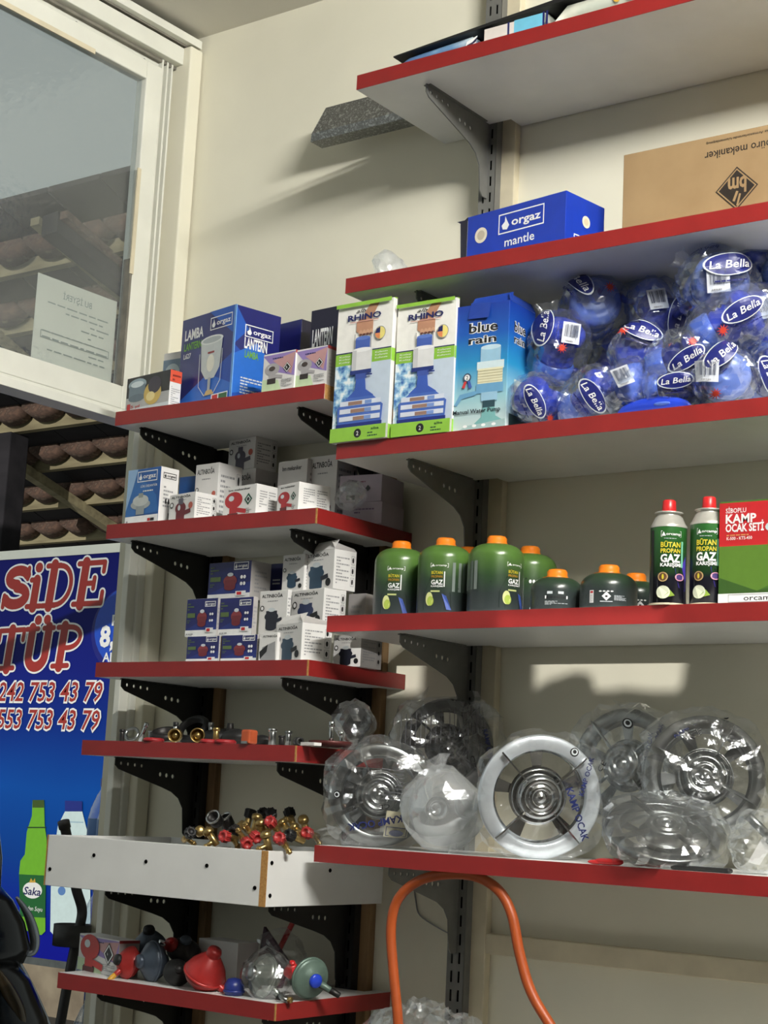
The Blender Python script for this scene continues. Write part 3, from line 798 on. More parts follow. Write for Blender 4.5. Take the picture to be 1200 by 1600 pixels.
def d_kamp(cf, cs):
    a = cf.w/cf.h
    cf.rect(0, .56, .38, .985, ink(190, 34, 40)); cf.poly([(.0, .56), (.38, .56), (.62, .3), (.3, .12), (0, .26)], ink(88, 124, 42)); cf.poly([(0, .26), (.3, .12), (.5, .18), (1, .1), (1, 0), (0, 0)], ink(54, 88, 34))
    cf.text('SİBOPLU', .05, .885, .045, WHT, .16); cf.text('KAMP', .05, .785, .085, WHT, .24, bold=.03); cf.text('OCAK SETİ', .05, .70, .075, WHT, .30, bold=.03)
    cf.lines(.06, .66, .3, .685, 1, ink(214, 150, 90), 1); cf.text('K-500 - KTS-450', .06, .62, .03, WHT, .2)
    cf.ell(.52, .73, .16, .075, ink(190, 206, 210)); cf.ell(.52, .75, .13, .05, ink(226, 236, 236)); cf.ell(.44, .73, .03, .04, ink(70, 110, 60)); cf.line(.43, .66, .39, .54, .002, LGT); cf.line(.39, .54, .46, .47, .002, LGT)
    cf.ell(.56, .44, .09, .16, ink(150, 190, 180)); cf.rect(.47, .2, .65, .44, ink(120, 170, 160))
    cf.rect(0, 0, 1, .10, WHT); cf.text('orcamp', .2, .03, .05, BLK, .25); cf.frame(.08, .015, .5, .09, .001, GRY)
FW = {'all': 'carton_white'}
FN = {'all': 'carton_navy'}
# colours that belong to whole cartons
ramp_mat('bluerain_board', [(0, (206, 216, 214)), (.25, (150, 196, 206)), (.5, (40, 140, 190)), (.75, (24, 84, 172)), (1, (24, 52, 148))], 2, 0, .265)
mat('mantle_blue', (24, 56, 168), 0.3, var=0.08)
mat('lantern_navy', (28, 32, 104), 0.3, var=0.08)
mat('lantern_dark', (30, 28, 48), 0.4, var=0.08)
mat('orgaz_sky', (40, 90, 160), 0.32, var=0.12, scale=20)
mat('kamp_green', (66, 106, 36), 0.4, var=0.06)
mat('carton_mauve', (176, 164, 178), 0.55, var=0.06)

# ---- short shelf with the lanterns
Z1 = ZL[1]
GL = 'cartons on the lantern shelf'
carton('small black and grey regulator box with a brass picture, leaning by the lantern box', 267, 577, 201, 285, Z1, -0.315, -8, d_regbox_black, {'all': 'carton_white', 'top': 'lantern_dark'}, GL)
carton('pale box with a blue glass picture behind the small black regulator box', 286, 548, 257, None, Z1, -0.20, 0, lambda cf, cs: (cf.rect(0, .1, 1, .9, ink(120, 140, 160)), cf.ell(.5, .7, .4, .14, ink(196, 210, 216)), cf.rect(.12, .2, .88, .66, ink(150, 170, 184)), cf.ell(.5, .68, .3, .08, ink(90, 110, 130))), FW, GL, dep=.06)
carton('large blue lantern box with the lantern pictured beside LAMBA', 369.6, 475, 288, 441, Z1, -0.30, -12, d_lantern, {'all': 'lantern_navy'}, GL)
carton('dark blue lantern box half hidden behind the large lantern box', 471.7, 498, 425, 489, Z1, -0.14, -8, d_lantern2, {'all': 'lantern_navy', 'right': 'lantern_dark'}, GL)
carton('dark lantern box standing next to the tall pump cartons', 535, 476, 487.5, None, Z1, -0.20, -4, d_lantern3, {'all': 'lantern_dark'}, GL, dep=.09)
carton('small purple and white box in front of the lantern boxes, beside the large one', 462.5, 545.6, 413, None, Z1, -0.335, -3, d_small_purple, FW, GL, dep=.055)
carton('small purple and white box with a red-edged side at the shelf end', 512.5, 538.6, 464, 528, Z1, -0.335, -3, d_small_purple, {'all': 'carton_white', 'right': 'carton_grey'}, GL)

# ---- short shelf with regulator cartons
Z2 = ZL[2]
GW = 'cartons on the regulator carton shelf'
DRED, DGRY = ink(110, 34, 42), ink(96, 92, 104)
carton('blue and white box with a silver regulator picture at the shelf end', 252.5, 728, 202, 281, Z2, -0.325, -6, d_orgaz_blue, {'all': 'carton_white', 'front': 'orgaz_sky'}, GW)
carton('small blue box peeping out behind the blue and white regulator box', 307, 743, 281, None, Z2, -0.20, 0, d_smallblue, {'all': 'orgaz_sky'}, GW, dep=.05)
_, zt = carton('low white box with a dark red and grey regulator, lower front of its pile', 306, 767.5, 266, 341, Z2, -0.335, -10, d_alt(DRED, 0, DGRY), FW, GW)
_, za = carton('white box with a dark regulator picture, behind and above the low one', 343, 722, 307, 380, Z2, -0.235, -4, d_alt(ink(96, 30, 40), 0, ink(50, 30, 40)), FW, GW)
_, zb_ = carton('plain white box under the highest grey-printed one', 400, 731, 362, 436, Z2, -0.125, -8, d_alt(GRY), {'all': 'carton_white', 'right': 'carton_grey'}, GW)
carton('white box with a grey regulator picture, topmost on the regulator carton shelf', 400, 681, 359, 435, zb_, -0.125, -8, d_alt(DGRY, 0, DGRY), {'all': 'carton_white'}, GW)
carton('white box with a bright red mushroom regulator, front of the pile', 402, 755, 351, 435, Z2, -0.315, -9, d_redreg, FW, GW)
carton('white box with a dark red regulator and green diamond at the back', 481, 716, 436, None, Z2, -0.13, -4, d_redreg, FW, GW, dep=.07)
carton('white box with a pinkish regulator picture next to the long shelf', 528, 709, 486, None, Z2, -0.12, -4, d_alt(ink(150, 70, 90), 1), FW, GW, dep=.07)
carton('white box showing its long printed side, red strip along its top', 468, 752, 435, 517.5, Z2, -0.325, -16, d_redreg, {'all': 'carton_white', 'top': 'red_plastic'}, GW)
_, zk = carton('lower of two mauve-grey boxes at the end of the regulator shelf', 597.5, 783, 536, 632, Z2, -0.135, 8, lambda cf, cs: cf.lines(.3, .5, .8, .8, 2, ink(110, 90, 120), 2), {'all': 'carton_mauve'}, GW)
carton('upper of two mauve-grey boxes, bagged chrome part pictured on it', 597.5, 740, 532, 632, zk, -0.135, 8, lambda cf, cs: (reg_icon(cf, .28, .45, .18, ink(190, 190, 194), BLK, 1), cf.lines(.5, .72, .9, .82, 1, ink(120, 60, 80), 2), cf.poly([(.62, .5), (.68, .38), (.74, .5), (.68, .62)], BLK)), {'all': 'carton_mauve'}, GW)

# ---- short shelf with the stacked blue and white cartons
Z3 = ZL[3]
GS = 'cartons on the stacked carton shelf'
TEAL = ink(40, 66, 88)
DK2 = ink(30, 32, 46)
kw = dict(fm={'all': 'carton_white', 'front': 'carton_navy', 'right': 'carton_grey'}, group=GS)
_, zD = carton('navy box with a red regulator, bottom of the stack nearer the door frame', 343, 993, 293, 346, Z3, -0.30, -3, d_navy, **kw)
_, zE = carton('navy box with a red regulator, bottom of the stack beside the white boxes', 402.5, 991, 347, 407, Z3, -0.30, -3, d_navy, **kw)
_, zB = carton('navy box with a red regulator, second up nearer the door frame', 341, 934, 293, 345, zD, -0.295, -3, d_navy, **kw)
_, zC = carton('navy box with a red regulator, second up beside the white boxes', 396.5, 932, 344.5, 404, zE, -0.295, -4, d_navy, **kw)
carton('wide navy box with a red regulator lying across the top of the navy stack', 393.5, 875, 328, 425, max(zB, zC), -0.26, -5, d_navy, **kw)
fa = {'all': 'carton_white'}
def flap(t, w, d, h):        # open lid of a torn carton
    MB().add([(-w, 0, h), (0, 0, h), (0, .012, h+.022), (-w, .016, h+.018)], [[0, 1, 2, 3]], 'carton_white').add([(0, 0, h), (0, d, h), (-.01, d, h+.008), (-.012, 0, h+.018)], [[0, 1, 2, 3]], 'carton_grey').obj('flap', t)
_, zK = carton('white box with a torn dark corner, bottom row beside the navy stack', 434, 988, 406, None, Z3, -0.315, -5, lambda cf, cs: (cf.text('ALTINBOĞA', .2, .84, .07, BLK, .8), cf.poly([(.1, .1), (.2, .5), (.9, .7), (.95, 0), (.2, 0)], GRY), cf.poly([(.05, .35), (.5, .6), (.45, .35), (.1, .1)], BLK)), fa, GS, dep=.07)
_, zL_ = carton('white box with an open lid and printed side, front of the bottom row', 473, 972, 433, 520, Z3, -0.333, -18, d_alt(TEAL, 2), fa, GS, lid=flap)
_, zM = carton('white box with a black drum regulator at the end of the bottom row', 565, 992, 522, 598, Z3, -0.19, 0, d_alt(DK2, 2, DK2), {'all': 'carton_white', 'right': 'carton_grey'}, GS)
_, zI = carton('white box with a navy drum regulator in the middle row, beside the navy boxes', 450.5, 921, 407, 457, zK, -0.285, -6, d_alt(DK2, 2, DK2), fa, GS)
_, zJ = carton('white box with a blue drum regulator in the middle row, above the open one', 507, 918, 457, 542, zL_, -0.265, -14, d_alt(ink(44, 58, 96), 2), fa, GS)
carton('white carton greyed as in shade behind the middle row', 572, 927, 545, None, zM, -0.14, 0, lambda cf, cs: cf.lines(.2, .2, .8, .8, 5, GRY), {'all': 'carton_grey'}, GS, dep=.06)  # shade behind the row put into the board colour
carton('white box with a teal drum regulator in the top row, partly behind the topmost', 477, 865, 443, None, zI, -0.235, -4, d_alt(TEAL, 2, DK2), fa, GS, dep=.07)
carton('white box with a teal drum regulator, topmost, printed side turned out', 523.5, 857, 474, 558, zJ, -0.245, -12, d_alt(TEAL, 2, DK2), fa, GS, lid=flap)
carton('thin navy box wedged between the navy stack and the top white boxes', 443, 880, 424, None, zI, -0.17, 0, lambda cf, cs: cf.lines(.2, .4, .8, .6, 2, LGT), FN, GS, dep=.05)

# ---- long shelves
def green_lid(t, w, d, h):
    MB().add([(-w, 0, h), (0, 0, h), (0, .02, h+.006), (-w, .02, h+.004)], [[0, 1, 2, 3]], ink(142, 194, 66)).box(-w, 0, .004, d, h, h+.0015, ink(142, 194, 66)).obj('lid', t)
GP = 'tall pump cartons on the pump shelf'
carton('tall white and green pump carton with a hand pictured, at the shelf end', 615.8, 464, 530.6, 622, ZR[3], -0.352, -1, d_rhino, {'all': 'carton_white'}, GP, lid=green_lid)
carton('tall white and green pump carton with a hand pictured, next to the blue carton', 714, 464, 623.5, 719, ZR[3], -0.340, 1, d_rhino, {'all': 'carton_white'}, GP, lid=green_lid)
def torn(t, w, d, h):
    m_ = mat('bluerain_flap', (32, 62, 150), .4)
    MB().add([(-w*.75, -.004, h-.03), (-w*.36, -.006, h-.032), (-w*.34, 0, h+.0), (-w*.72, 0, h+.004)], [[0, 1, 2, 3]], m_).add([(-w*.72, 0, h), (0, .01, h), (-.01, .03, h+.026), (-w*.70, .01, h+.016)], [[0, 1, 2, 3]], m_).add([(0, .0, h), (0, d, h), (-.01, d, h+.02), (-.015, .02, h+.022)], [[0, 1, 2, 3]], m_).obj('flap', t)
carton('tall blue manual water pump carton with a torn open lid', 797, 468, 714, 838, ZR[3], -0.330, 2, d_bluerain, {'all': 'bluerain_board'}, GP, lid=torn)
def mantle_end(t, w, d, h):
    MB().add([(-w, 0, 0), (-w-.018, .004, 0), (-w-.022, .002, h-.01), (-w, 0, h)], [[0, 1, 2, 3]], 'lantern_dark').add([(-w-.02, .002, h-.01), (-w-.03, .0, h-.004), (-w, .02, h+.004), (-w, 0, h)], [[0, 1, 2, 3]], 'lantern_dark').obj('end_flap', t)
carton('blue mantle box with a loose dark end flap', 885, 297, 733, 945.7, ZR[2], -0.30, -8, d_mantle, {'all': 'mantle_blue'}, lid=mantle_end)
carton('brown cardboard carton standing upside down, black diamond mark on it', 1420, 148, 977, None, ZR[2], -0.25, 0, d_cardboard, {'all': 'cardboard'}, dep=.22)
carton('green and red camping stove set carton beside the spray cans', 1330, 770, 1125, None, ZR[4], -0.325, 0, d_kamp, {'all': 'kamp_green'}, dep=.1)

# ================================================================== gas canisters and spray cans
from mathutils import noise as mnoise
ZC = ZR[4]
ramp_mat('canister_print', [(0, (62, 68, 70)), (.42, (44, 52, 52)), (.66, (42, 66, 40)), (1, (78, 112, 50))], 2, 0.0, .13, 0.28, 0.03, 18)
ramp_mat('spray_print', [(0, (22, 22, 28)), (.36, (26, 26, 40)), (.44, (34, 66, 34)), (1, (40, 96, 40))], 2, 0.0, .145, 0.3, 0.01, 30)
YEL, DGN = ink(206, 190, 50), ink(26, 40, 34)
def cyl_canvas(mb, r, phi, span, z0, z1):
    def fn(u, v, l):
        a = phi+(u-.5)*span
        rr = r+EPS*l+0.0004
        return Vector((rr*cos(a), rr*sin(a), z0+(z1-z0)*v))
    return Canvas(mb, fn, r*span, z1-z0)
def can_front(c):                       # brand side of a canister
    c.poly([(.30, 0), (.30, .30), (.40, .60), (.48, .72), (.56, .60), (.70, .32), (.72, 0)], DGN)
    c.frame(.40, .80, .66, .88, .0008, WHT); c.poly([(.41, .815), (.47, .815), (.44, .865)], WHT); c.text('orcamp', .475, .822, .032, WHT, .16, bold=.02)
    c.text('BÜTAN', .42, .67, .055, YEL, .16, bold=.02); c.text('PROPAN', .42, .60, .045, ink(176, 130, 40), .16, bold=.02)
    c.text('GAZ', .42, .475, .085, WHT, .17, bold=.03); c.text('KARIŞIMI', .42, .425, .03, WHT, .17, bold=.02); c.rect(.60, .43, .615, .72, WHT)
    c.ell(.40, .20, .055, .13, ink(210, 214, 150)); c.ell(.42, .16, .05, .09, ink(168, 186, 80)); c.rect(.42, .33, .55, .36, ink(190, 196, 130))
    c.poly([(.58, .30), (.64, .26), (.72, .0), (.65, .0)], ink(54, 80, 160))
def can_back(c):                        # safety side
    c.poly([(.2, 0), (.2, .5), (.36, .74), (.5, .5), (.64, .72), (.8, .4), (.8, 0)], DGN)
    for k in range(4): c.ell(.42+.05*k, .66, .02, .04, WHT, 8)
    s = .06; a = c.w/c.h
    c.poly([(.50-s, .40), (.50, .40-s*a), (.50+s, .40), (.50, .40+s*a)], WHT); c.ell(.50, .39, .018, .05, BLK, 8)
    c.rect(.27, .05, .33, .72, ink(214, 214, 214)); c.ell(.30, .62, .024, .06, RED, 10); c.lines(.28, .08, .32, .5, 8, GRY, 3)
    c.lines(.60, .2, .76, .48, 5, LGT, 5); c.rect(.42, .10, .58, .14, LGT)
def can_bar(c):                         # bar code side
    c.rect(.2, 0, .8, .62, DGN)
    c.rect(.36, .70, .44, .85, LGT); c.rect(.52, .70, .60, .85, LGT); c.rect(.33, .42, .66, .60, WHT); c.bars(.35, .44, .64, .58, BLK, 8); c.lines(.33, .08, .66, .32, 4, LGT, 2)
def can_side(c):
    c.poly([(.1, 0), (.1, .2), (.3, .42), (.5, .3), (.7, .5), (.9, .3), (.9, 0)], DGN)
    c.rect(.2, .35, .34, .9, ink(120, 130, 126)); c.rect(.36, .35, .42, .9, ink(90, 104, 96)); c.rect(.44, .35, .5, .9, ink(120, 130, 126))
def canister(label, x, yt, Y, r, sides, squat=False):
    P = atY(x, yt, Y)
    h = P.z-ZC
    t = thing('gas_canister', label, 'gas canister', (P.x, P.y, ZC), 0, 'screw-on gas canisters')
    hb = h-0.017                        # metal body up to the collar
    ws = hb*(.80 if not squat else .62)
    pr = [(0, .004), (r*.86, .003), (r*.93, 0), (r*.985, .003), (r, .008), (r, ws)]
    for k in range(1, 9):
        a = k/8*pi/2
        pr.append((r-(r-.020)*(1-cos(a))**1.0*1.0, ws+(hb-ws)*sin(a)))
    pr += [(.018, hb), (.0, hb)]
    MB().lathe(pr, 40, 'canister_print').obj('body', t)
    MB().lathe([(.021, hb-.002), (.021, hb+.003), (.0195, hb+.004), (.0196, hb+.012), (.0165, hb+.016), (0, hb+.017)], 24, 'orange_cap').cyl((-.018, 0, hb+.003), (-.034, .004, hb+.002), .003, .002, 6, 'orange_cap').obj('cap', t)
    pm = MB()
    phi = math.atan2(CAM.y-P.y, CAM.x-P.x)
    for f, off in sides:
        c = cyl_canvas(pm, r, phi+rad(off), rad(150), .010, ws)
        f(c)
    pm.obj('print', t)
    return t
canister('tall gas canister at the shelf end, brand side out', 628, 846, -0.235, .054, [(can_front, -14)])
canister('tall gas canister second from the shelf end, blue streak beside its brand', 697, 841, -0.262, .054, [(can_front, -16), (can_side, 62)])
canister('tall gas canister with its brand turned toward the squat ones', 777, 838, -0.270, .055, [(can_front, 38), (can_side, -40)])
canister('tall gas canister behind the others, only its orange cap rim showing', 733, 855, -0.105, .054, [(can_bar, 0)])
canister('tall gas canister half hidden behind a squat one, recycling marks on it', 829, 854, -0.155, .054, [(can_back, 14)])
canister('squat gas canister with a bar code', 871, 890, -0.262, .050, [(can_bar, 0)], True)
canister('squat gas canister with a white flammable diamond', 952, 883, -0.265, .054, [(can_back, -4)], True)
canister('squat gas canister hidden behind the one with the flammable diamond', 994, 896, -0.135, .050, [(can_back, 10)], True)
def spray(label, x, yt, Y, off, dz):
    P = atY(x, yt, Y); h = P.z-ZC
    t = thing('spray_can', label, 'gas can', (P.x, P.y, ZC), 0, 'tall butane cans')
    r = .0328; hb = h-.052
    MB().lathe([(0, .003), (r*.9, .002), (r, .004), (r, hb)], 36, 'spray_print').obj('body', t)
    MB().lathe([(r+.0006, hb-.001), (r+.0006, hb+.003), (r*.94, hb+.006), (r*.74, hb+.020), (r*.66, hb+.022), (r*.66, hb+.025), (r*.78, hb+.026), (r*.78, hb+.0285), (r*.5, hb+.030), (0, hb+.030)], 32, mat('can_alu', (196, 194, 186), .32, .45)).obj('shoulder', t)
    MB().lathe([(.0125, hb+.029), (.0128, hb+.034), (.0118, h-.002), (.010, h), (0, h)], 20, 'red_plastic').obj('cap', t)
    MB().lathe([(r+.0008, 0), (r+.0008, .0035)], 36, 'batten_wood').obj('base_ring', t)
    pm = MB(); phi = math.atan2(CAM.y-P.y, CAM.x-P.x)
    c = cyl_canvas(pm, r, phi+rad(off), rad(170), .004, hb)
    c.poly([(.12, 0), (.12, .95), (.2, .95), (.2, 0)], BLK) if off == 0 else None
    c.poly([(.3, 0), (.3, .38), (.52, .48), (.7, .42), (.88, .50), (.88, 0)], ink(24, 24, 34)); c.poly([(.62, .44), (.88, .56), (.88, .16), (.7, .2)], ink(52, 40, 120)); c.poly([(.76, .48), (.88, .62), (.88, .28)], ink(76, 60, 170))
    c.frame(.36, .855, .74, .935, .0007, WHT); c.poly([(.375, .868), (.45, .868), (.41, .922)], WHT); c.text('orcamp', .455, .877, .034, WHT, .27, bold=.02); c.lines(.42, .83, .72, .845, 1, LGT, 1)
    c.text('BÜTAN', .36, .72, .065, YEL, .36, bold=.03); c.text('PROPAN', .36, .645, .055, YEL, .36, bold=.03); c.text('GAZ', .36, .525, .10, WHT, .36, bold=.04); c.text('KARIŞIMI', .36, .465, .045, WHT, .37, bold=.03)
    c.rect(.735, .46, .775, .80, ink(120, 190, 160))
    a = c.w/c.h; c.ell(.41, .33, .09, .09*a, ink(190, 160, 110)); c.ell(.41, .33, .07, .07*a, ink(90, 60, 40)); c.ell(.41, .33, .02, .05*a, YEL)
    c.ell(.71, .33, .09, .07*a, ink(214, 150, 170)); c.ell(.71, .33, .07, .05*a, ink(70, 50, 110)); c.rect(.64, .32, .78, .345, WHT)
    c.ell(.42, .13, .12, .085, ink(222, 226, 200)); c.poly([(.32, .07), (.62, .09), (.54, .16), (.4, .05)], ink(150, 180, 70))
    pm.obj('print', t)
spray('tall red-capped butane can standing next to the squat canisters', 1046, 782, -0.318, 0, 0)
spray('tall red-capped butane can standing next to the stove set carton', 1108.5, 777, -0.300, -14, 0)

# ================================================================== film bags
def bag_fn(A, a, b, c, seed, amp=.10, p=2.4):
    """radius of a crumpled bag in direction d; A holds its three axes as columns"""
    At = A.transposed()
    off = Vector((seed*3.7, seed*1.3, seed*5.1))
    def f(d):
        q = At @ d
        r = (abs(q.x/a)**p+abs(q.y/b)**p+abs(q.z/c)**p)**(-1/p)
        n1 = mnoise.noise(d*2.1+off); n2 = abs(mnoise.noise(d*3.8+off)); n3 = abs(mnoise.noise(d*8.5+off))
        return r*(1+amp*(0.8*n1-1.5*n2-0.8*n3+.35))
    def smooth_(d):
        q = At @ d
        r = (abs(q.x/a)**p+abs(q.y/b)**p+abs(q.z/c)**p)**(-1/p)
        return r*(1+amp*(0.8*mnoise.noise(d*2.1+off)+.02))
    f.smooth = smooth_                   # the taut skin that labels lie on
    return f
_ico = {}
def ico(n):
    if n not in _ico:
        bm = bmesh.new(); bmesh.ops.create_icosphere(bm, subdivisions=n, radius=1)
        _ico[n] = ([v.co.copy().normalized() for v in bm.verts], [[v.index for v in f.verts] for f in bm.faces]); bm.free()
    return _ico[n]
def bag_mesh(fn, m, cen=Vector((0, 0, 0)), sub=4, zmin=None, zmax=None):
    vs, fs = ico(sub)
    out = []
    for d in vs:
        p = cen+d*fn(d)
        if zmin is not None and p.z < zmin: p.z = zmin
        if zmax is not None and p.z > zmax: p.z = zmax
        out.append(p)
    return MB().add(out, fs, m, None, False)
def bag_tail(cen, d, L_, w, m, seed=0):
    """pinched, ruffled end of a bag"""
    R = random.Random(seed); d = Vector(d).normalized(); s = d.cross(CF).normalized(); n = d.cross(s)
    vs = []; fs = []; N = 9
    for i in range(5):
        k = i/4
        for j in range(N):
            u = (j/(N-1)-.5)
            vs.append(cen+d*(L_*k*(1+R.uniform(-.1, .1)))+s*(u*w*(.35+1.1*k))+n*(R.uniform(-1, 1)*.008*(.4+k)))
    for i in range(4):
        for j in range(N-1): fs.append([i*N+j, i*N+j+1, (i+1)*N+j+1, (i+1)*N+j])
    return MB().add(vs, fs, m, None, True)
def bag_canvas(mb, fn, cen, dx, dy, rot, w, h, D=.08, lift=1.03):
    """print lying on a bag where it faces the room; dx,dy metres off the centre across and up"""
    V = -CF; fn = fn.smooth
    def g(u, v, l):
        x = (u-.5)*w; y = (v-.5)*h
        X = dx+x*cos(rot)-y*sin(rot); Y = dy+x*sin(rot)+y*cos(rot)
        q = CR*X+CU*Y; lo, hi = .001, .3; ql = q.length+1e-9
        for _ in range(14):
            D_ = (lo+hi)/2; e = V*D_+q
            d = e.normalized(); r = fn(d)
            if ql*r/e.length > ql: lo = D_
            else: hi = D_
        return cen+d*(r*lift+.0006+.0006*l)
    return Canvas(mb, g, w, h)

# ---- hand pumps in printed bags
mat('pump_blue', (38, 62, 180), 0.28, var=0.1)
mat('pump_light', (84, 114, 204), 0.25, var=0.08)
mat('pump_navy', (28, 40, 120), 0.35, var=0.1)
mat('pump_frost', (104, 130, 204), 0.3, var=0.1)
film_mat('pump_bag', (0.86, 0.90, 0.97), base=0.07, edge=0.5, rough=0.14, haze=0.04)
OV = ink(28, 36, 110)
def axis_from(cx, cy, cz):             # direction from screen right, screen up, toward the viewer
    return (CR*cx+CU*cy-CF*cz).normalized()
def frame_of(z):
    z = z.normalized(); x = z.orthogonal().normalized(); y = z.cross(x)
    return Matrix((x, y, z)).transposed()
def pump(label, px, py, Y, ax, s, decals, seed, color='pump_blue', tail=None):
    P = atY(px, py, Y)
    z0 = ZR[3]
    A = frame_of(ax)
    t = thing('bagged_pump', label, 'water pump', (P.x, P.y, max(z0, P.z-.07*s)), 0, 'bagged hand water pumps')
    cen = Vector((0, 0, max(P.z-max(z0, P.z-.07*s), .05*s)))
    zmx = ZR[2]-TH-.001-max(z0, P.z-.07*s)
    M = Matrix.Translation(cen) @ A.to_4x4() @ Matrix.Diagonal((s, s, s, 1))
    # base collar, bellows body, dome with rings, spout
    MB().lathe([(0, -.066), (.036, -.066), (.040, -.060), (.041, -.030), (.036, -.026)], 28, 'pump_light', M).obj('collar', t)
    MB().lathe([(.034, -.028), (.037, -.018), (.033, -.012), (.037, -.006), (.033, 0), (.037, .006), (.033, .012), (.037, .020), (.046, .026), (.046, .030)], 28, color, M).obj('bellows', t)
    MB().lathe([(.046, .029), (.047, .036), (.044, .046), (.034, .054), (.030, .052), (.026, .056), (.020, .054), (.015, .058), (.010, .055), (0, .056)], 28, color, M).obj('dome', t)
    MB().tube([(.03, 0, -.04), (.05, 0, -.042), (.058, 0, -.05), (.06, 0, -.066)], .007, 8, 'pump_navy', M).obj('spout', t)
    fn = bag_fn(A, .062*s, .062*s, .080*s, seed, .13)
    bo = bag_mesh(fn, 'pump_bag', cen, 4, .002, zmx).obj('bag', t)
    if tail:
        bag_tail(cen+axis_from(*tail[:3])*.055*s, axis_from(*tail[:3]), tail[3], .035, 'pump_bag', seed).obj('bag_end', t)
    for k, (kind, dx, dy, rot) in enumerate(decals):
        pm = MB(); q = pxm(P)
        if kind == 'logo':
            c = bag_canvas(pm, fn, cen, dx*q, -dy*q, rad(rot), .080*s, .036*s)
            c.disc(.5, .5, .5, .5, LGT, .92, 24, 1); c.l -= 1; c.disc(.5, .5, .46, .46, OV); c.text('La Bella', .5, .32, .34, WHT, .78, 'c', shear=.2, bold=.01)
            c.lines(.2, -.25, .8, -.12, 1, OV, k)
        elif kind == 'bar':
            c = bag_canvas(pm, fn, cen, dx*q, -dy*q, rad(rot), .034*s, .040*s)
            c.rect(0, 0, 1, 1, ink(206, 210, 220), 4); c.bars(.12, .3, .88, .9, ink(60, 66, 90), seed); c.lines(.2, .08, .8, .2, 1, GRY, 1)
        elif kind == 'star':
            c = bag_canvas(pm, fn, cen, dx*q, -dy*q, rad(rot), .022*s, .022*s)
            c.poly([(.5+(.5 if i % 2 == 0 else .2)*cos(i*pi/10), .5+(.5 if i % 2 == 0 else .2)*sin(i*pi/10)) for i in range(20)], ink(206, 66, 48))
        elif kind == 'word':
            c = bag_canvas(pm, fn, cen, dx*q, -dy*q, rad(rot), .045*s, .008*s)
            c.text('water pump', .5, .1, .8, ink(40, 50, 110), 1, 'c')
        if pm.v:
            pm.obj({'logo': 'label', 'bar': 'bar_code', 'star': 'starburst', 'word': 'lettering'}[kind], t)
    return t
pump('bagged blue pump with its oval label low at the front, beside the blue carton', 846, 628, -0.285, axis_from(-.6, .3, .5), .86, [('logo', -14, 2, -62), ('star', 10, 26, 0)], 1, tail=(.8, -.5, .4, .02))
pump('bagged blue pump with a bar code, leaning on the blue carton', 872, 545, -0.235, axis_from(.2, .8, .5), 1.0, [('bar', 14, -18, -8), ('logo', -26, -30, 78), ('star', 0, 4, 0)], 2, tail=(-.3, 1, .3, .04))
pump('bagged blue pump facing out, high in the pile above the bar-coded one', 928, 484, -0.165, axis_from(-.05, .25, 1), 1.12, [('logo', -30, -44, -60), ('star', 16, -26, 20), ('word', -40, -20, -50)], 3, 'pump_frost')
pump('bagged blue pump with a slanting label at the shelf front, second along', 924, 624, -0.285, axis_from(.5, .5, .4), .92, [('logo', -4, -2, -55), ('bar', 28, 6, -55)], 4, tail=(.9, -.4, .3, .02))
pump('bagged frosted pump half under others, silver strip across it', 985, 606, -0.290, axis_from(.3, .2, .9), .86, [('bar', -18, -14, 20)], 5, 'pump_light')
pump('bagged blue pump in the middle of the pile, film strip across it', 1004, 558, -0.225, axis_from(-.3, .3, .8), 1.0, [('logo', -8, -36, -20), ('star', 36, -10, 0), ('star', -36, -36, 0)], 6)
pump('bagged blue pump with a bar code and upright label, high in the pile', 1030, 488, -0.15, axis_from(.2, -.7, .7), 1.0, [('bar', -10, -14, 6), ('logo', 18, 12, 78)], 7)
pump('big bagged pump facing out, bar code under its oval label, high in the pile', 1118, 446, -0.225, axis_from(.08, .1, 1), 1.15, [('logo', 6, -22, 4), ('bar', -10, 0, 4), ('word', -26, -50, 8)], 8, 'pump_frost', tail=(-.8, .5, .4, .04))
pump('bagged blue pump with a large slanting label, crossing in front of others', 1140, 505, -0.270, axis_from(.75, .45, .3), 1.0, [('logo', 8, -14, 28), ('star', -20, 16, 10)], 9)
pump('bagged blue pump with a bar code against the long label', 1188, 506, -0.195, axis_from(.2, .9, .3), 1.0, [('bar', -8, -18, 14)], 10)
pump('bagged dark blue pump with a label showing only half its name', 1064, 562, -0.285, axis_from(.7, .3, .4), .90, [('logo', 0, 2, 34), ('star', 8, -22, 0)], 11, 'pump_navy')
pump('bagged navy pump at the shelf front, label nearly flat', 1052, 604, -0.295, axis_from(.8, .1, .5), .78, [('logo', -4, -6, 6), ('word', 0, 16, 4)], 12, 'pump_navy')
pump('bagged frosted pump facing out at the shelf front with a red star', 1132, 592, -0.295, axis_from(-.1, .1, 1), .95, [('star', -24, 26, 0), ('bar', -34, -8, -4), ('logo', -14, -34, 40)], 13, 'pump_frost')
pump('bagged blue pump beyond the frosted one with a red star', 1202, 590, -0.215, axis_from(.4, .5, .5), .9, [('logo', -10, 0, -70)], 14, 'pump_navy')
pump('bagged blue pump on top of the pile, touching the shelf above', 1176, 398, -0.150, axis_from(.2, .5, .8), .85, [('word', 12, -14, -20)], 15)
pump('bagged blue pump beside the topmost one, face turned out', 1228, 432, -0.12, axis_from(-.2, 0, 1), 1.0, [('logo', -20, -6, 70)], 16, 'pump_frost')
pump('dark bagged pump deep at the back of the pile', 1012, 432, -0.085, axis_from(0, .8, .5), .86, [], 17, 'pump_navy')
pump('bagged pump buried at the bottom behind the front row', 960, 560, -0.075, axis_from(.3, .8, .5), .8, [], 18)
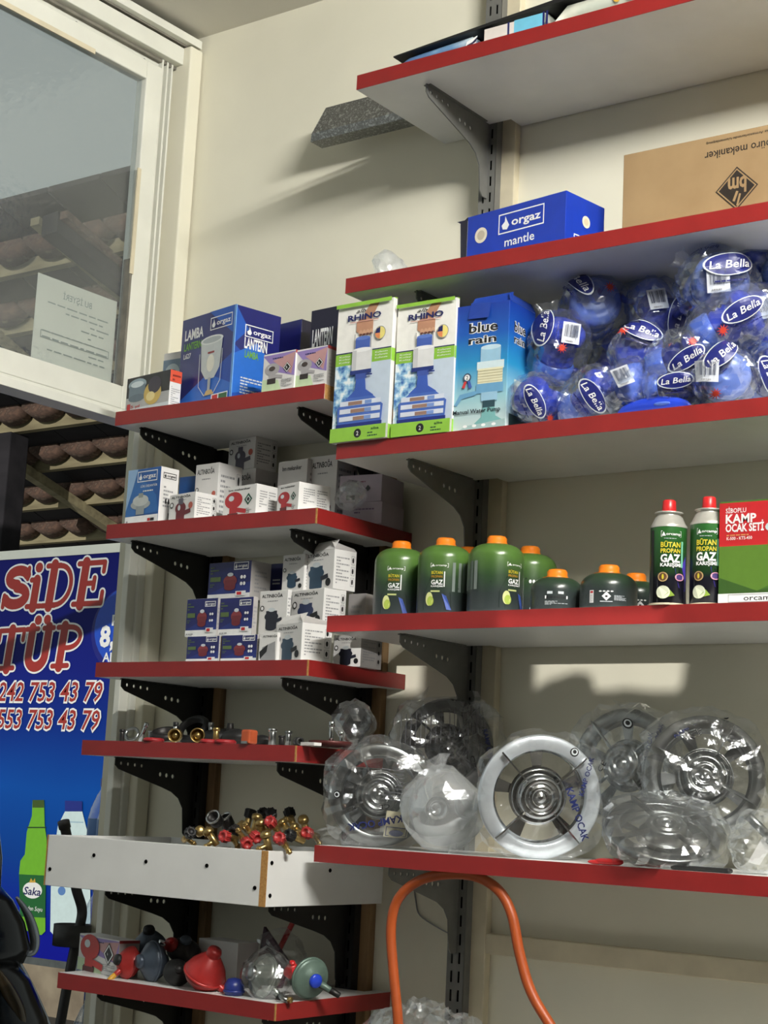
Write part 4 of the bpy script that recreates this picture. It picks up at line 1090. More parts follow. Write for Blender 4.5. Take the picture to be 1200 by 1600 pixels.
pump('bagged pump buried at the back below the big one', 1095, 520, -0.075, axis_from(-.3, .8, .5), .8, [], 19, 'pump_navy')
# loose blue spoon-shaped handle lying on the edge
P = atY(1022, 634, -0.325)
t = thing('pump_handle', 'loose bright blue plastic handle lying along the shelf edge', 'handle', (P.x, P.y, ZR[3]), 0)
vs = []; fs = []
N = 18
for i in range(N+1):
    k = i/N; x = -.075+.15*k
    wd = .011*(sin(pi*k)**.45); th_ = .004+.011*sin(pi*k)**.6
    for j in range(10):
        a = 2*pi*j/10; vs.append((x, wd*cos(a), th_+th_*.96*sin(a)))
for i in range(N):
    for j in range(10): fs.append([i*10+j, i*10+(j+1) % 10, (i+1)*10+(j+1) % 10, (i+1)*10+j])
MB().add(vs, fs, 'blue_plastic', None, True).obj('grip', t)
MB().ball((0.02, -.008, .012), .018, .005, .004, 'pump_light').obj('inlay', t)

# ================================================================== camping stoves in bags
Z5 = ZR[5]
def polar(mb, r0, z0, r1, z1, n, m, M, skip=None):
    vs = []; fs = []
    for r, z in ((r0, z0), (r1, z1)):
        for i in range(n): a = 2*pi*i/n; vs.append((r*cos(a), r*sin(a), z))
    for i in range(n):
        if skip and skip(i/n): continue
        fs.append([i, (i+1) % n, n+(i+1) % n, n+i])
    mb.add(vs, fs, m, M, True)
def stove(label, px, py, Y, ax, R_, spin=0, m='chrome', bag=None, seed=0, prints=(), arms=4, back=False, bagk=(1.1, 1.1, .42), rim=None, tails=()):
    P = atY(px, py, Y)
    base = Z5
    t = thing('camping_stove', label, 'camping stove', (P.x, P.y, base), 0, 'bagged camping stove tops')
    cen = Vector((0, 0, max(P.z-base, R_*math.sqrt(max(0, 1-ax.z**2))+.012*ax.z+.001)))
    A = frame_of(ax)
    # keep "spin" measured from screen right
    sx = (CR - ax*CR.dot(ax)).normalized(); A = Matrix((sx, ax.cross(sx), ax)).transposed()
    k = R_/.115
    M = Matrix.Translation(cen) @ A.to_4x4() @ Matrix.Rotation(spin, 4, 'Z') @ Matrix.Diagonal((k, k, k, 1))
    d = MB()
    d.lathe([(.086, -.010), (.0875, .002), (.090, .004), (.111, .004), (.1145, .001), (.115, -.010), (.112, -.012), (.110, -.002), (.092, -.002), (.088, -.010), (.086, -.010)], 64, rim or m, M)
    d.obj('rim', t)
    p = MB()
    opening = lambda f: (f*5 % 1) > .16 and (f*5 % 1) < .84
    polar(p, .092, -.006, .082, -.016, 60, m, M); polar(p, .082, -.016, .055, -.020, 60, m, M, opening); polar(p, .055, -.020, .034, -.017, 60, m, M)
    p.obj('pan', t)
    MB().lathe([(.050, -.019), (.052, -.010), (.048, -.008), (.044, -.012), (.040, -.012), (.040, .010), (.037, .014), (.030, .015), (.028, .012), (.024, .012), (.022, .016), (.016, .016), (.014, .012), (.010, .012), (.008, .017), (0, .018)], 40, m, M).obj('burner', t)
    for i in range(arms):
        a = 2*pi*i/arms+.4
        Q = M @ Matrix.Rotation(a, 4, 'Z')
        MB().add([(.030, -.0015, .004), (.108, -.0015, .006), (.112, -.0015, .014), (.100, -.0015, .017), (.045, -.0015, .016), (.034, -.0015, .010),
                  (.030, .0015, .004), (.108, .0015, .006), (.112, .0015, .014), (.100, .0015, .017), (.045, .0015, .016), (.034, .0015, .010)],
                 [[0,1,2,3,4,5],[11,10,9,8,7,6],[0,6,7,1],[1,7,8,2],[2,8,9,3],[3,9,10,4],[4,10,11,5],[5,11,6,0]], m, Q).obj('pot_support', t)
    if bag:
        fn = bag_fn(A, R_*bagk[0], R_*bagk[1], R_*bagk[2], seed, .10, 2.8)
        bo = bag_mesh(fn, bag, cen, 4, .0015).obj('bag', t)
        for i, (tx, ty, tl, tw) in enumerate(tails):
            bag_tail(cen+axis_from(tx, ty, .2)*R_*.95, axis_from(tx, ty, .15), tl, tw, bag, seed+i).obj('bag_corner', t)
        for i, (kind, dx, dy, rot, sz) in enumerate(prints):
            pm = MB(); q = pxm(P)
            nv = ink(30, 40, 96)
            if kind == 'KAMP':
                c = bag_canvas(pm, fn, cen, dx*q, -dy*q, rad(rot), sz, sz*.16, R_*1.2); c.text('KAMP OCAK', .5, .1, .8, nv, 1, 'c', bold=.02)
            elif kind == 'CE':
                c = bag_canvas(pm, fn, cen, dx*q, -dy*q, rad(rot), sz, sz*.5, R_*1.2); c.text('CE', .5, .1, .8, BLK, 1, 'c')
            elif kind == 'mark':
                c = bag_canvas(pm, fn, cen, dx*q, -dy*q, rad(rot), sz, sz, R_*1.2); c.ell(.5, .5, .5, .5, BLK); c.ell(.5, .5, .36, .36, LGT); c.ell(.5, .5, .22, .22, BLK)
            elif kind == 'card':
                c = bag_canvas(pm, fn, cen, dx*q, -dy*q, rad(rot), sz, sz*1.1, R_*1.2, .80)
                n_ = 6
                for a_ in range(n_): c.rect(a_/n_, 0, (a_+1)/n_, 1, ink(222, 212, 180)); c.l -= 1
                c.l += 1; c.frame(.06, .05, .94, .42, .002, nv); c.ell(.5, .2, .3, .13, ink(40, 46, 100))
            elif kind == 'stripe':
                c = bag_canvas(pm, fn, cen, dx*q, -dy*q, rad(rot), sz, sz*.6, R_*1.2)
                for j in range(9): c.line(.05+.1*j, 0, .12+.1*j, 1, .0012, ink(90, 90, 96)); c.l -= 1
            pm.obj({'KAMP': 'lettering', 'CE': 'lettering', 'mark': 'emblem', 'card': 'insert_card', 'stripe': 'printed_lines'}[kind], t)
    return t
stove('shiny chrome camping stove top leaning out at the front of the shelf', 843, 1259, -0.285, axis_from(.10, .02, 1), .116, .3, 'chrome', 'clear_film', 21, [('KAMP', 54, 22, -72, .10), ('KAMP', 68, -34, 72, .07), ('mark', 50, -70, 0, .016)], bagk=(1.06, 1.06, .30), tails=((.85, .6, .03, .04),), rim='lamplit_alu')
stove('camping stove in a wrinkled bag with a cream card at the end of the shelf', 592, 1250, -0.235, axis_from(-.05, .15, 1), .104, .0, 'dull_chrome', 'wrinkled_film', 22, [('card', 34, 50, -8, .060), ('KAMP', -6, 34, 190, .105), ('CE', 8, 10, 188, .02), ('mark', -62, -6, 0, .014), ('stripe', 20, -22, 90, .07)], bagk=(1.12, 1.12, .5), tails=((-.75, -.7, .06, .07),))
stove('bagged camping stove tilted against the wall, its ring edge-on behind the shiny one', 975, 1194, -0.13, axis_from(-.55, .25, .8), .108, .2, 'dull_chrome', 'wrinkled_film', 23, [('mark', 2, -64, 0, .018), ('KAMP', 28, -30, 80, .06), ('KAMP', 40, -44, 70, .06), ('CE', -36, 0, 60, .02)], bagk=(1.1, 1.1, .42), tails=((.1, 1, .02, .05),))
stove('bagged camping stove leaning back with a folded lid, beyond the edge-on one', 1101, 1212, -0.150, axis_from(-.18, .30, 1), .112, .6, 'dull_chrome', 'wrinkled_film', 24, [('KAMP', -20, -78, 34, .075), ('CE', -14, -64, 26, .022), ('mark', 32, -90, 0, .012)], bagk=(1.08, 1.12, .30))
stove('bagged camping stove lying nearly flat on the shelf under the leaning one', 1040, 1318, -0.262, axis_from(.05, .93, .36), .108, .1, 'dull_chrome', 'wrinkled_film', 25, [], bagk=(1.06, 1.06, .34))
stove('bagged camping stove at the back next to the upright, dark ring showing', 700, 1165, -0.11, axis_from(.2, .2, 1), .098, .5, 'dark_iron', 'wrinkled_film', 26, [('stripe', -40, -30, 4, .10), ('stripe', 30, -40, 6, .09), ('KAMP', 60, 0, -80, .07), ('CE', 36, 20, -80, .024)], bagk=(1.25, 1.05, .40), tails=((.75, .8, .03, .06), (-.75, .8, .03, .08)))
# lamp reflector in a milky bag
P = atY(690, 1264, -0.275)
t = thing('bagged_reflector', 'round metal reflector in a milky plastic bag between two stoves', 'reflector', (P.x, P.y, Z5))
cen = Vector((0, 0, P.z-Z5)); ax = axis_from(-.35, .18, 1); A = frame_of(ax)
M = Matrix.Translation(cen-ax*.01) @ A.to_4x4()
MB().lathe([(.072, .0), (.070, .006), (.060, .018), (.044, .032), (.026, .042), (.016, .044), (.015, .036), (.0, .034)], 40, 'chrome', M).obj('dish', t)
fn = bag_fn(A, .080, .084, .058, 31, .07, 2.4)
bag_mesh(fn, 'milky_film', cen, 3, .0015).obj('bag', t)
bag_tail(cen+axis_from(.55, -.6, .5)*.06, axis_from(.6, -.8, .25), .045, .10, 'milky_film', 5).obj('bag_corner', t)
bag_tail(cen+axis_from(-.2, .9, .2)*.07, axis_from(-.3, 1, .1), .035, .06, 'milky_film', 6).obj('bag_end', t)
# bag past the leaning stove
P = atY(1196, 1320, -0.28)
t = thing('bagged_part', 'crumpled clear bag with a white slip inside, past the leaning stove', 'bag', (P.x, P.y, Z5))
cen = Vector((0, 0, P.z-Z5)); A = frame_of(axis_from(.1, 1, .2))
bag_mesh(bag_fn(A, .062, .05, .06, 35, .2, 2.2), 'wrinkled_film', cen, 4, .0015).obj('bag', t)
MB().add([cen+CR*x+CU*y for x, y in ((-.03, -.03), (-.01, -.035), (.012, .0), (-.006, .012))], [[0, 1, 2, 3]], 'carton_white').obj('slip', t)
MB().tube([cen+CR*-.03+CU*.05, cen+CR*.0+CU*.02, cen+CR*.03+CU*-.02], .008, 8, 'dull_chrome').obj('pipe', t)
# small loose parts along the shelf edge
P = atY(948, 1351, -0.33)
t = thing('red_clip', 'small glossy red plastic part on the stove shelf edge', 'plastic part', (P.x, P.y, Z5))
MB().ball((0, 0, .006), .026, .009, .0062, 'red_plastic').ball((-.022, 0, .004), .016, .008, .0042, 'red_plastic').ball((.020, 0, .007), .013, .008, .0065, 'red_plastic').obj('clip', t)
P = atY(1096, 1358, -0.33)
t = thing('rubber_strip', 'flat black rubber strip on the stove shelf edge', 'rubber strip', (P.x, P.y, Z5))
MB().box(-.056, .056, -.008, .008, .0005, .0085, 'rubber_black').obj('strip', t, .004)

# ================================================================== top shelf and odds and ends
P = atZ(640, 199, ZR[1]+.002)
d = thing('metal_channel', 'speckled galvanized metal channel lying on the top shelf, sticking out past it', 'metal channel', (0, -0.06, ZR[1]+.0006))
x0, x1 = -2.425, -1.96
sec = [(.045, .0), (.048, .016), (.030, .085), (.012, .090)]          # cross-section in (-y, z)
sec2 = [(.0, .0), (.045, .0), (.050, .018), (.030, .086), (.010, .092)]
vs = []; fs = []
n = len(sec2)
for x, sk in ((x0, 1), (x1, 0)):
    for (y, z) in sec2: vs.append((x+sk*(.03*(z/.09)), -y, z))
for i in range(n-1): fs.append([i, i+1, n+i+1, n+i])
for i in range(n-1): fs.append([i+2*n, i+1+2*n, n+i+1+2*n, n+i+2*n][::-1])
vs2 = vs+[(x, y+.0012, z+.0012) for x, y, z in vs]
fs.append([0, n, 3*n, 2*n]); fs.append([n-1, 3*n-1, 4*n-1, 2*n-1])
for i in range(n-1): fs.append([i, 2*n+i, 2*n+i+1, i+1])
MB().add(vs2, fs, 'galvanized').obj('bent_sheet', d)
noise_mat('pack_blue', [(0.35, (70, 96, 150)), (0.55, (110, 150, 190)), (0.7, (190, 206, 216))], 9, 0.3)
noise_mat('pack_cream', [(0.4, (214, 214, 200)), (0.6, (190, 196, 184))], 14, 0.3)
def flat_pack(label, xa, xb, h0, h1, m, prints):
    t = thing('flat_pack', label, 'packet', (xa, -0.332, ZR[1]), 0, 'flat packets on the top shelf')
    w = xb-xa; vs = []; fs = []; N = 10
    for i in range(N+1):
        k = i/N; h = h0+(h1-h0)*k; e = min(1, min(k, 1-k)*9+.25)
        for y, z in ((.03, 0), (.004, h*.3*e), (0, h*.55*e), (.008, h*.92*e), (.03, h*e), (.22, h*e), (.24, h*.5*e), (.23, 0)): vs.append((w*k, y, z))
    for i in range(N):
        for j in range(7): fs.append([i*8+j, (i+1)*8+j, (i+1)*8+j+1, i*8+j+1])
    fs.append([7-j for j in range(8)]); fs.append([N*8+j for j in range(8)])
    MB().add(vs, fs, m, None, True).obj('packet', t)
    pm = MB(); c = Canvas(pm, flat((0, -.0006, 0), (w, 0, 0), (0, 0, (h0+h1)/2), (0, -1, 0)), w, (h0+h1)/2)
    prints(c); pm.obj('print', t)
flat_pack('blue printed flat packet on the top shelf under the black sheet', -2.0, -1.80, .020, .032, 'pack_blue', lambda c: (c.poly([(.84, .1), (.97, .1), (.99, .9), (.86, .6)], WHT), c.poly([(.86, .3), (.93, .45), (1, .85), (.97, .4), (.9, .15)], ink(40, 36, 70))))
flat_pack('white and turquoise flat packet on the top shelf', -1.79, -1.63, .033, .042, 'pack_cream', lambda c: (c.rect(.03, .1, .5, .85, ink(214, 206, 200)), c.rect(.38, .05, .41, .9, NAVY), c.rect(.48, .05, .92, .9, ink(110, 186, 214)), c.rect(.90, .05, .93, .95, NAVY), c.rect(.95, .05, .98, .95, NAVY)))
flat_pack('cream flat packet with small yellow and blue marks on the top shelf', -1.62, -1.36, .042, .047, 'pack_cream', lambda c: (c.ell(.55, .6, .04, .3, ink(200, 160, 60)), c.ell(.68, .5, .05, .3, ink(60, 70, 110)), c.ell(.68, .5, .035, .2, WHT), c.rect(.75, .1, .95, .9, ink(150, 176, 196))))
t = thing('black_sheet', 'thin black sheet lying slanted on top of the flat packets', 'sheet', (-2.015, -0.336, ZR[1]+.024))
MB().add([(0, 0, .003), (.40, 0, .030), (.72, 0, .037), (.72, .26, .037), (.40, .26, .030), (0, .26, .003), (0, 0, .0), (.40, 0, .021), (.72, 0, .027), (.72, .26, .027), (.40, .26, .021), (0, .26, .0)],
         [[0,1,4,5],[1,2,3,4],[11,10,7,6],[10,9,8,7],[0,6,7,1],[1,7,8,2],[2,8,9,3],[3,9,10,4],[4,10,11,5],[5,11,6,0]], 'rubber_black').obj('sheet', t)
# film scraps
def scrap(label, px, py, Y, zb, a, b, c, seed, m='wrinkled_film', ax=None, name='film_bag'):
    P = atY(px, py, Y)
    t = thing(name, label, 'plastic bag', (P.x, P.y, zb))
    cen = Vector((0, 0, P.z-zb))
    A = frame_of(ax or axis_from(0, .2, 1))
    bag_mesh(bag_fn(A, a, b, c, seed, .14, 2.3), m, cen, 3, .001).obj('film', t)
    return t, cen
scrap('crumpled scrap of clear film on the mantle box shelf end', 612, 424, -0.24, ZR[2], .032, .05, .03, 41, 'milky_film')
scrap('clear bag beside the mauve-grey boxes on the regulator carton shelf', 548, 775, -0.20, ZL[2], .035, .03, .05, 42, 'wrinkled_film')
scrap('greyish clear bag standing at the end of the burner ring shelf', 553, 1128, -0.19, ZL[4], .045, .045, .055, 43, 'wrinkled_film')

# ================================================================== burner ring shelf
Z4, Y4 = ZL[4], YLF[4]
def on4(px, Y): return atY(px, 1160, Y)
def ring_part(label, px, Y, r, tilt, m, h=.006):
    P = on4(px, Y)
    t = thing('burner_ring', label, 'burner ring', (P.x, P.y, Z4), 0, 'loose burner rings')
    A = frame_of(tilt); zc = r*math.sqrt(max(0, 1-tilt.z**2))+h*abs(tilt.z)+.0005
    M = Matrix.Translation((0, 0, zc)) @ A.to_4x4()
    MB().lathe([(r*.62, -h*.6), (r*.70, h*.9), (r*.80, h*1.1), (r*.93, h*.7), (r, 0), (r*.97, -h*.8), (r*.80, -h*.4), (r*.62, -h*.6)], 40, m, M).obj('ring', t)
    return t, M
UPZ = Vector((0, 0, 1))
ring_part('dark burner ring lying beside the chrome bolt', 258, -0.30, .036, Vector((.1, -.35, 1)).normalized(), 'dark_iron', .008)
ring_part('big black burner ring propped up behind the brass cups', 300, -0.24, .040, Vector((.1, -.75, .7)).normalized(), 'rubber_black', .009)
ring_part('black burner ring lying flat beside the brass post', 345, -0.25, .042, Vector((.0, -.2, 1)).normalized(), 'rubber_black', .012)
ring_part('chrome wire ring at the shelf end nearer the door frame', 205, -0.32, .018, Vector((.3, -.8, .4)).normalized(), 'dull_chrome', .003)
def cup(label, px, Y, tilt, r=.0145):
    P = on4(px, Y)
    t = thing('brass_cup', label, 'burner cup', (P.x, P.y, Z4), 0, 'open brass cups')
    M = Matrix.Translation((0, 0, r+.001)) @ frame_of(tilt).to_4x4()
    MB().lathe([(r*.8, -.012), (r, -.010), (r, .010), (r*.86, .010), (r*.84, -.006), (0, -.006)], 28, 'brass', M).obj('shell', t)
    MB().lathe([(r*.5, -.006), (r*.45, .002), (r*.2, .005), (0, .005)], 14, 'brass', M).obj('jet', t)
cup('open brass cup nearer the chrome bolt', 273, -0.355, axis_from(-.1, .1, 1))
cup('open brass cup with a dark rim nearer the brass post', 308, -0.355, axis_from(.05, .15, 1), .0155)
def post(label, px, Y, h, r, m, lean=(0, 0), cap=None, name='pipe_stub'):
    P = on4(px, Y)
    t = thing(name, label, 'metal stub', (P.x, P.y, Z4), 0, 'loose metal stubs')
    e = (lean[0], lean[1], h)
    b0 = (0, 0, r*.6*min(1, abs(lean[0])*20))
    MB().cyl(b0, e, r, r, 14, m).obj('tube', t)
    MB().cyl((e[0]*.8, e[1]*.8, h*.8), (e[0]*1.02, e[1]*1.02, h*1.02), r*1.25, r*1.25, 14, cap or m).obj('collar', t)
post('dull grey stub standing at the shelf end by the door frame', 190, -0.345, .026, .0055, 'dark_iron')
post('chrome tube leaning over at the shelf end', 218, -0.345, .040, .004, 'chrome', (.018, 0))
post('short grey stub behind the leaning chrome tube', 235, -0.31, .026, .0055, 'dull_chrome')
post('chrome bolt with a black head standing among the rings', 273, -0.30, .046, .005, 'chrome', cap='rubber_black')
post('tall brass post among the black rings', 337, -0.33, .034, .0065, 'brass')
post('small chrome stub behind the black rings', 328, -0.24, .05, .005, 'dull_chrome')
post('chrome nipple beside the orange plug', 425, -0.34, .034, .0075, 'dull_chrome', cap='chrome')
post('thin chrome nipple beside the black sleeve', 450, -0.33, .030, .006, 'dull_chrome')
post('small dark stub behind the chrome nipples', 440, -0.30, .022, .006, 'dark_iron')
post('tall chrome pin standing on the dark red disc', 517, -0.30, .052, .005, 'chrome')
post('short chrome pin standing on the dark red disc', 533, -0.29, .032, .004, 'chrome')
P = on4(389, -0.36); t = thing('orange_plug', 'orange square plug overhanging the shelf edge', 'plug', (P.x, P.y, Z4))
MB().box(-.012, .012, -.014, .014, .0008, .030, mat('orange_plug', (176, 80, 44), .5)).obj('body', t, .004); MB().box(-.008, .008, -.016, -.013, .001, .006, 'dull_chrome').obj('lip', t)
P = on4(466, -0.345); t = thing('black_sleeve', 'short black rubber sleeve lying on its side', 'sleeve', (P.x, P.y, Z4))
MB().lathe([(.005, -.012), (.0085, -.012), (.0085, .012), (.005, .012), (.005, -.012)], 18, 'rubber_black', Matrix.Translation((0, 0, .0090)) @ frame_of(Vector((.8, -.5, .0))).to_4x4()).obj('sleeve', t)
P = on4(486, -0.345); t = thing('white_slip', 'small white slip of folded paper by the shelf end', 'paper slip', (P.x, P.y, Z4))
MB().box(-.022, .022, -.01, .01, .0006, .0075, 'carton_white', Matrix.Rotation(rad(-12), 4, 'Z')).obj('slip', t, .001)
P = on4(517, -0.29); t = thing('dark_disc', 'dark red metal disc under the chrome pins', 'disc', (P.x, P.y, Z4))
MB().lathe([(0, .0), (.036, .001), (.044, .006), (.046, .012), (.043, .013), (.036, .009), (0, .008)], 36, mat('oxide_red', (84, 36, 34), .5, .3), Matrix.Translation((0, 0, .0005))).obj('disc', t)
for px, Y, s_, wl_ in ((240, -.35, 1, 'beside the leaning chrome tube'), (326, -.35, .8, 'beside the brass cup with a dark rim'), (352, -.35, 1, 'beside the tall brass post')):
    P = on4(px, Y); t = thing('red_washer', 'crumpled red sealing washer '+wl_, 'washer', (P.x, P.y, Z4), 0, 'red washers')
    MB().lathe([(.010*s_, .001), (.012*s_, .007), (.020*s_, .009), (.024*s_, .004), (.022*s_, .0005), (.010*s_, .001)], 18, mat('washer_red', (150, 30, 36), .5)).obj('washer', t)
P = on4(369, -0.27); t = thing('black_regulator', 'black iron burner lump behind the orange plug', 'burner', (P.x, P.y, Z4))
MB().ball((0, 0, .018), .036, .028, .0185, 'rubber_black').obj('body', t); MB().cyl((-.02, 0, .03), (-.02, 0, .048), .009, .007, 12, 'dark_iron').obj('neck', t)
P = on4(408, -0.31); t = thing('black_bracket', 'flat black iron lug beside the orange plug', 'lug', (P.x, P.y, Z4))
MB().ball((0, 0, .011), .026, .016, .0115, 'rubber_black').obj('body', t)

# ================================================================== valves in the tray
R = random.Random(4)
zf = TZ+.016
def valve(label, px, py, Y, kind, seed):
    P = atY(px, py, Y)
    rr = random.Random(seed)
    z = max(P.z, zf+.012)
    t = thing('gas_valve', label, 'valve', (P.x, P.y, z-.012), 0, 'loose valves in the white tray')
    A = Euler((rr.uniform(-1.2, 1.2), rr.uniform(-1.2, 1.2), rr.uniform(0, 6.28))).to_matrix()
    if kind in 'RG': A = frame_of(axis_from(rr.uniform(-.6, .6), rr.uniform(-.2, .7), .7))
    M = Matrix.Translation((0, 0, .012)) @ A.to_4x4()
    if kind == 'g':       # ring-ended dark cup
        MB().lathe([(.012, -.014), (.015, -.010), (.0155, .012), (.0135, .013), (.0125, .0), (0, -.002)], 22, 'dark_iron', M).obj('cup', t)
        MB().lathe([(.0130, .011), (.0165, .011), (.0165, .015), (.0130, .015), (.0130, .011)], 22, 'chrome', M).obj('rim', t)
        return
    MB().cyl((0, 0, -.022), (0, 0, .006), .0075, .0075, 8, 'brass', M).cyl((0, 0, -.010), (0, .026, -.012), .0055, .0045, 10, 'brass', M).cyl((0, .018, -.0115), (0, .022, -.0118), .0072, .0072, 6, 'brass', M).obj('body', t)
    col = {'R': mat('knob_red', (160, 44, 44), .45, var=.1), 'K': 'rubber_black', 'G': 'dark_iron', 'B': 'brass'}[kind]
    if kind == 'B':
        MB().lathe([(0, .006), (.011, .006), (.012, .010), (.011, .016), (.006, .019), (0, .019)], 12, 'brass', M).obj('knob', t)
    else:
        prof = [(.0075, .004), (.0105, .007), (.0115, .022), (.0105, .0245), (.0065, .0245), (.006, .021), (0, .021)]
        k = MB().lathe(prof, 16, col, M)
        for i in range(8):
            a = 2*pi*i/8; k.cyl((.0105*cos(a), .0105*sin(a), .007), (.0115*cos(a), .0115*sin(a), .0235), .0018, .0018, 6, col, M)
        k.obj('knob', t)
vl = [(293, 1306, -.36, 'K', 'black knob lying outermost toward the empty end'), (312, 1300, -.33, 'B', 'brass valve body beside the outermost black knob'), (330, 1307, -.37, 'B', 'brass valve lying along the front of the heap'),
      (337, 1281, -.28, 'g', 'open dark cup with a bright chrome rim'), (354, 1284, -.24, 'g', 'open dark cup behind the chrome-rimmed one'), (372, 1293, -.35, 'G', 'dark round-faced valve in the middle of the heap'),
      (359, 1309, -.385, 'R', 'red ribbed knob valve low at the front, bigger of two'), (382, 1313, -.39, 'R', 'red ribbed knob valve low at the front, smaller of two'), (394, 1303, -.37, 'R', 'bright orange-red knob valve in the middle front'),
      (388, 1282, -.25, 'K', 'small black-tipped valve at the top of the heap'), (400, 1285, -.29, 'B', 'brass valve stem lying across the top'), (409, 1294, -.33, 'B', 'brass valve with a turned collar in the middle'),
      (412, 1280, -.22, 'K', 'square black valve head near the top'), (424, 1278, -.25, 'K', 'black domed knob valve sitting highest'), (428, 1291, -.32, 'R', 'red ribbed knob valve standing up high'),
      (417, 1313, -.40, 'B', 'brass valve lying flat along the rim'), (441, 1315, -.40, 'R', 'red knob valve with an open socket at the rim corner'), (446, 1292, -.24, 'B', 'dull brass valve at the side of the heap'),
      (455, 1279, -.19, 'K', 'black round knob valve at the back by the long shelf'), (466, 1298, -.27, 'B', 'brass valve leaning on the side panel'), (475, 1286, -.22, 'B', 'brass cap valve beside the bagged stove'),
      (462, 1309, -.33, 'K', 'dark valve low by the side panel'), (487, 1304, -.28, 'R', 'red valve half hidden by the bagged stove')]
for i, (px, py, Y, k, lb) in enumerate(vl): valve(lb+', in the white tray', px, py, Y, k, i+1)
rr = random.Random(9)
for i in range(16):                      # the layer the heap rests on
    x = rr.uniform(-2.46, -2.19); y = rr.uniform(-.39, -.16); z = zf+.012+(.026 if i % 2 else 0)
    t = thing('gas_valve', 'brass valve at the bottom of the heap in the white tray', 'valve', (x, y, z-.012), 0, 'buried valves in the white tray')
    M = Matrix.Translation((0, 0, .012)) @ Euler((pi/2, 0, rr.uniform(0, 6))).to_matrix().to_4x4()
    MB().cyl((0, 0, -.022), (0, 0, .006), .0085, .0085, 8, 'brass', M).obj('body', t)
    MB().lathe([(.009, .005), (.0125, .008), (.0125, .022), (0, .026)], 14, 'rubber_black' if i % 3 else 'red_plastic', M).obj('knob', t)

# ================================================================== loose regulators
Z6 = ZL[6]
mat('reg_red', (168, 44, 42), .35, .1, var=.12, scale=40)
mat('reg_grey', (74, 84, 98), .35, .3, var=.12, scale=40)
mat('reg_green', (96, 116, 106), .4, .2, var=.12, scale=40)
mat('reg_silver', (150, 156, 150), .25, .7, var=.15, scale=40)
def regulator(label, px, py, Y, ax, r, m, knob, cone=.9, nozzle=None, nz='dull_chrome'):
    P = atY(px, py, Y)
    z = max(P.z, Z6+r*math.sqrt(max(0, 1-ax.z**2))*.98+r*.15*abs(ax.z))
    t = thing('gas_regulator', label, 'regulator', (P.x, P.y, Z6), 0, 'loose gas regulators')
    M = Matrix.Translation((0, 0, z-Z6)) @ frame_of(ax).to_4x4()
    MB().lathe([(0, -r*.78), (r*.34, -r*.76), (r*.42, -r*.62), (r*.80, -r*.40), (r*.96, -r*.16), (r, -r*.08), (r, r*.10), (r*.97, r*.20), (r*.86, r*.40*cone), (r*.60, r*.70*cone), (r*.44, r*.86*cone), (r*.38, r*.92*cone), (0, r*.94*cone)], 36, m, M).obj('housing', t)
    MB().lathe([(r*.97, -r*.075), (r*1.05, -r*.06), (r*1.05, r*.05), (r*.97, r*.075)], 36, m, M).obj('seam_flange', t)
    if knob: MB().lathe([(r*.34, r*.84*cone), (r*.36, r*1.10*cone), (r*.30, r*1.24*cone), (0, r*1.27*cone)], 18, knob, M).obj('knob', t)
    if nozzle:
        n_ = Vector(nozzle)
        k = MB().cyl(Vector((0, 0, z-Z6))+n_*r*.5, Vector((0, 0, z-Z6))+n_*r*1.25, r*.20, r*.16, 12, m)
        k.obj('arm', t)
        MB().cyl(Vector((0, 0, z-Z6))+n_*r*1.2, Vector((0, 0, z-Z6))+n_*r*1.75, r*.17, r*.15, 12, nz).obj('outlet', t)
    return t
c, zt6 = carton('white and purple regulator box with a red picture on the loose regulator shelf', 187, 1470, 124, 219, Z6, -0.345, -16, lambda cf, cs: (d_small_purple(cf, cs), reg_icon(cf, .30, .48, .24, ink(190, 50, 46), ink(90, 30, 30), 1)), {'all': 'carton_white', 'right': 'carton_grey'})
carton('plain white box on the loose regulator shelf behind the red cone', 372, 1478, 310, 404, Z6, -0.22, -6, lambda cf, cs: cf.line(.4, .1, .6, .7, .0006, GRY), {'all': 'carton_white', 'right': 'carton_grey'}, H=.088)
mat('yellow_plastic', (206, 154, 48), .4)
regulator('glossy red regulator with a yellow outlet beside the purple box', 201, 1510, -0.335, axis_from(-.75, .35, .5), .034, 'reg_red', 'rubber_black', .8, tuple(axis_from(-.6, -.45, .55)), 'yellow_plastic')
regulator('large slate grey regulator standing on edge, ribbed face out', 238, 1512, -0.325, axis_from(-.85, .15, .55), .042, 'reg_grey', 'reg_grey', .7, tuple(axis_from(.8, -.3, .3)), 'dark_iron')
regulator('slate grey regulator with a black knob perched behind the others', 234, 1478, -0.22, axis_from(0, .95, .3), .038, 'reg_grey', 'rubber_black', 1.0)
regulator('dark grey regulator behind the red cone with a chrome collar', 287, 1486, -0.24, axis_from(.2, .9, .4), .036, 'dark_iron', 'reg_grey', .8, tuple(axis_from(-.7, .4, .4)), 'chrome')
regulator('dark regulator squeezed between the slate and the red one', 276, 1525, -0.335, axis_from(.3, .5, .7), .028, 'rubber_black', 'dark_iron', .8)
regulator('small pinkish red knob regulator on top of the grey ones', 268, 1476, -0.27, axis_from(.1, .6, .8), .016, 'reg_red', 'red_plastic', 1.2, tuple(axis_from(.2, -.9, .3)), 'dull_chrome')
regulator('big red cone-shaped regulator lying with its tip up', 320, 1522, -0.345, axis_from(.38, .88, .25), .044, 'reg_red', 'reg_red', 1.15, tuple(axis_from(.75, -.5, .4)), 'reg_red')
regulator('silver bagged regulator with a white tag', 412, 1526, -0.335, axis_from(-.75, .35, .5), .043, 'reg_silver', 'dull_chrome', .7, tuple(axis_from(.6, -.6, .5)), 'dark_iron')
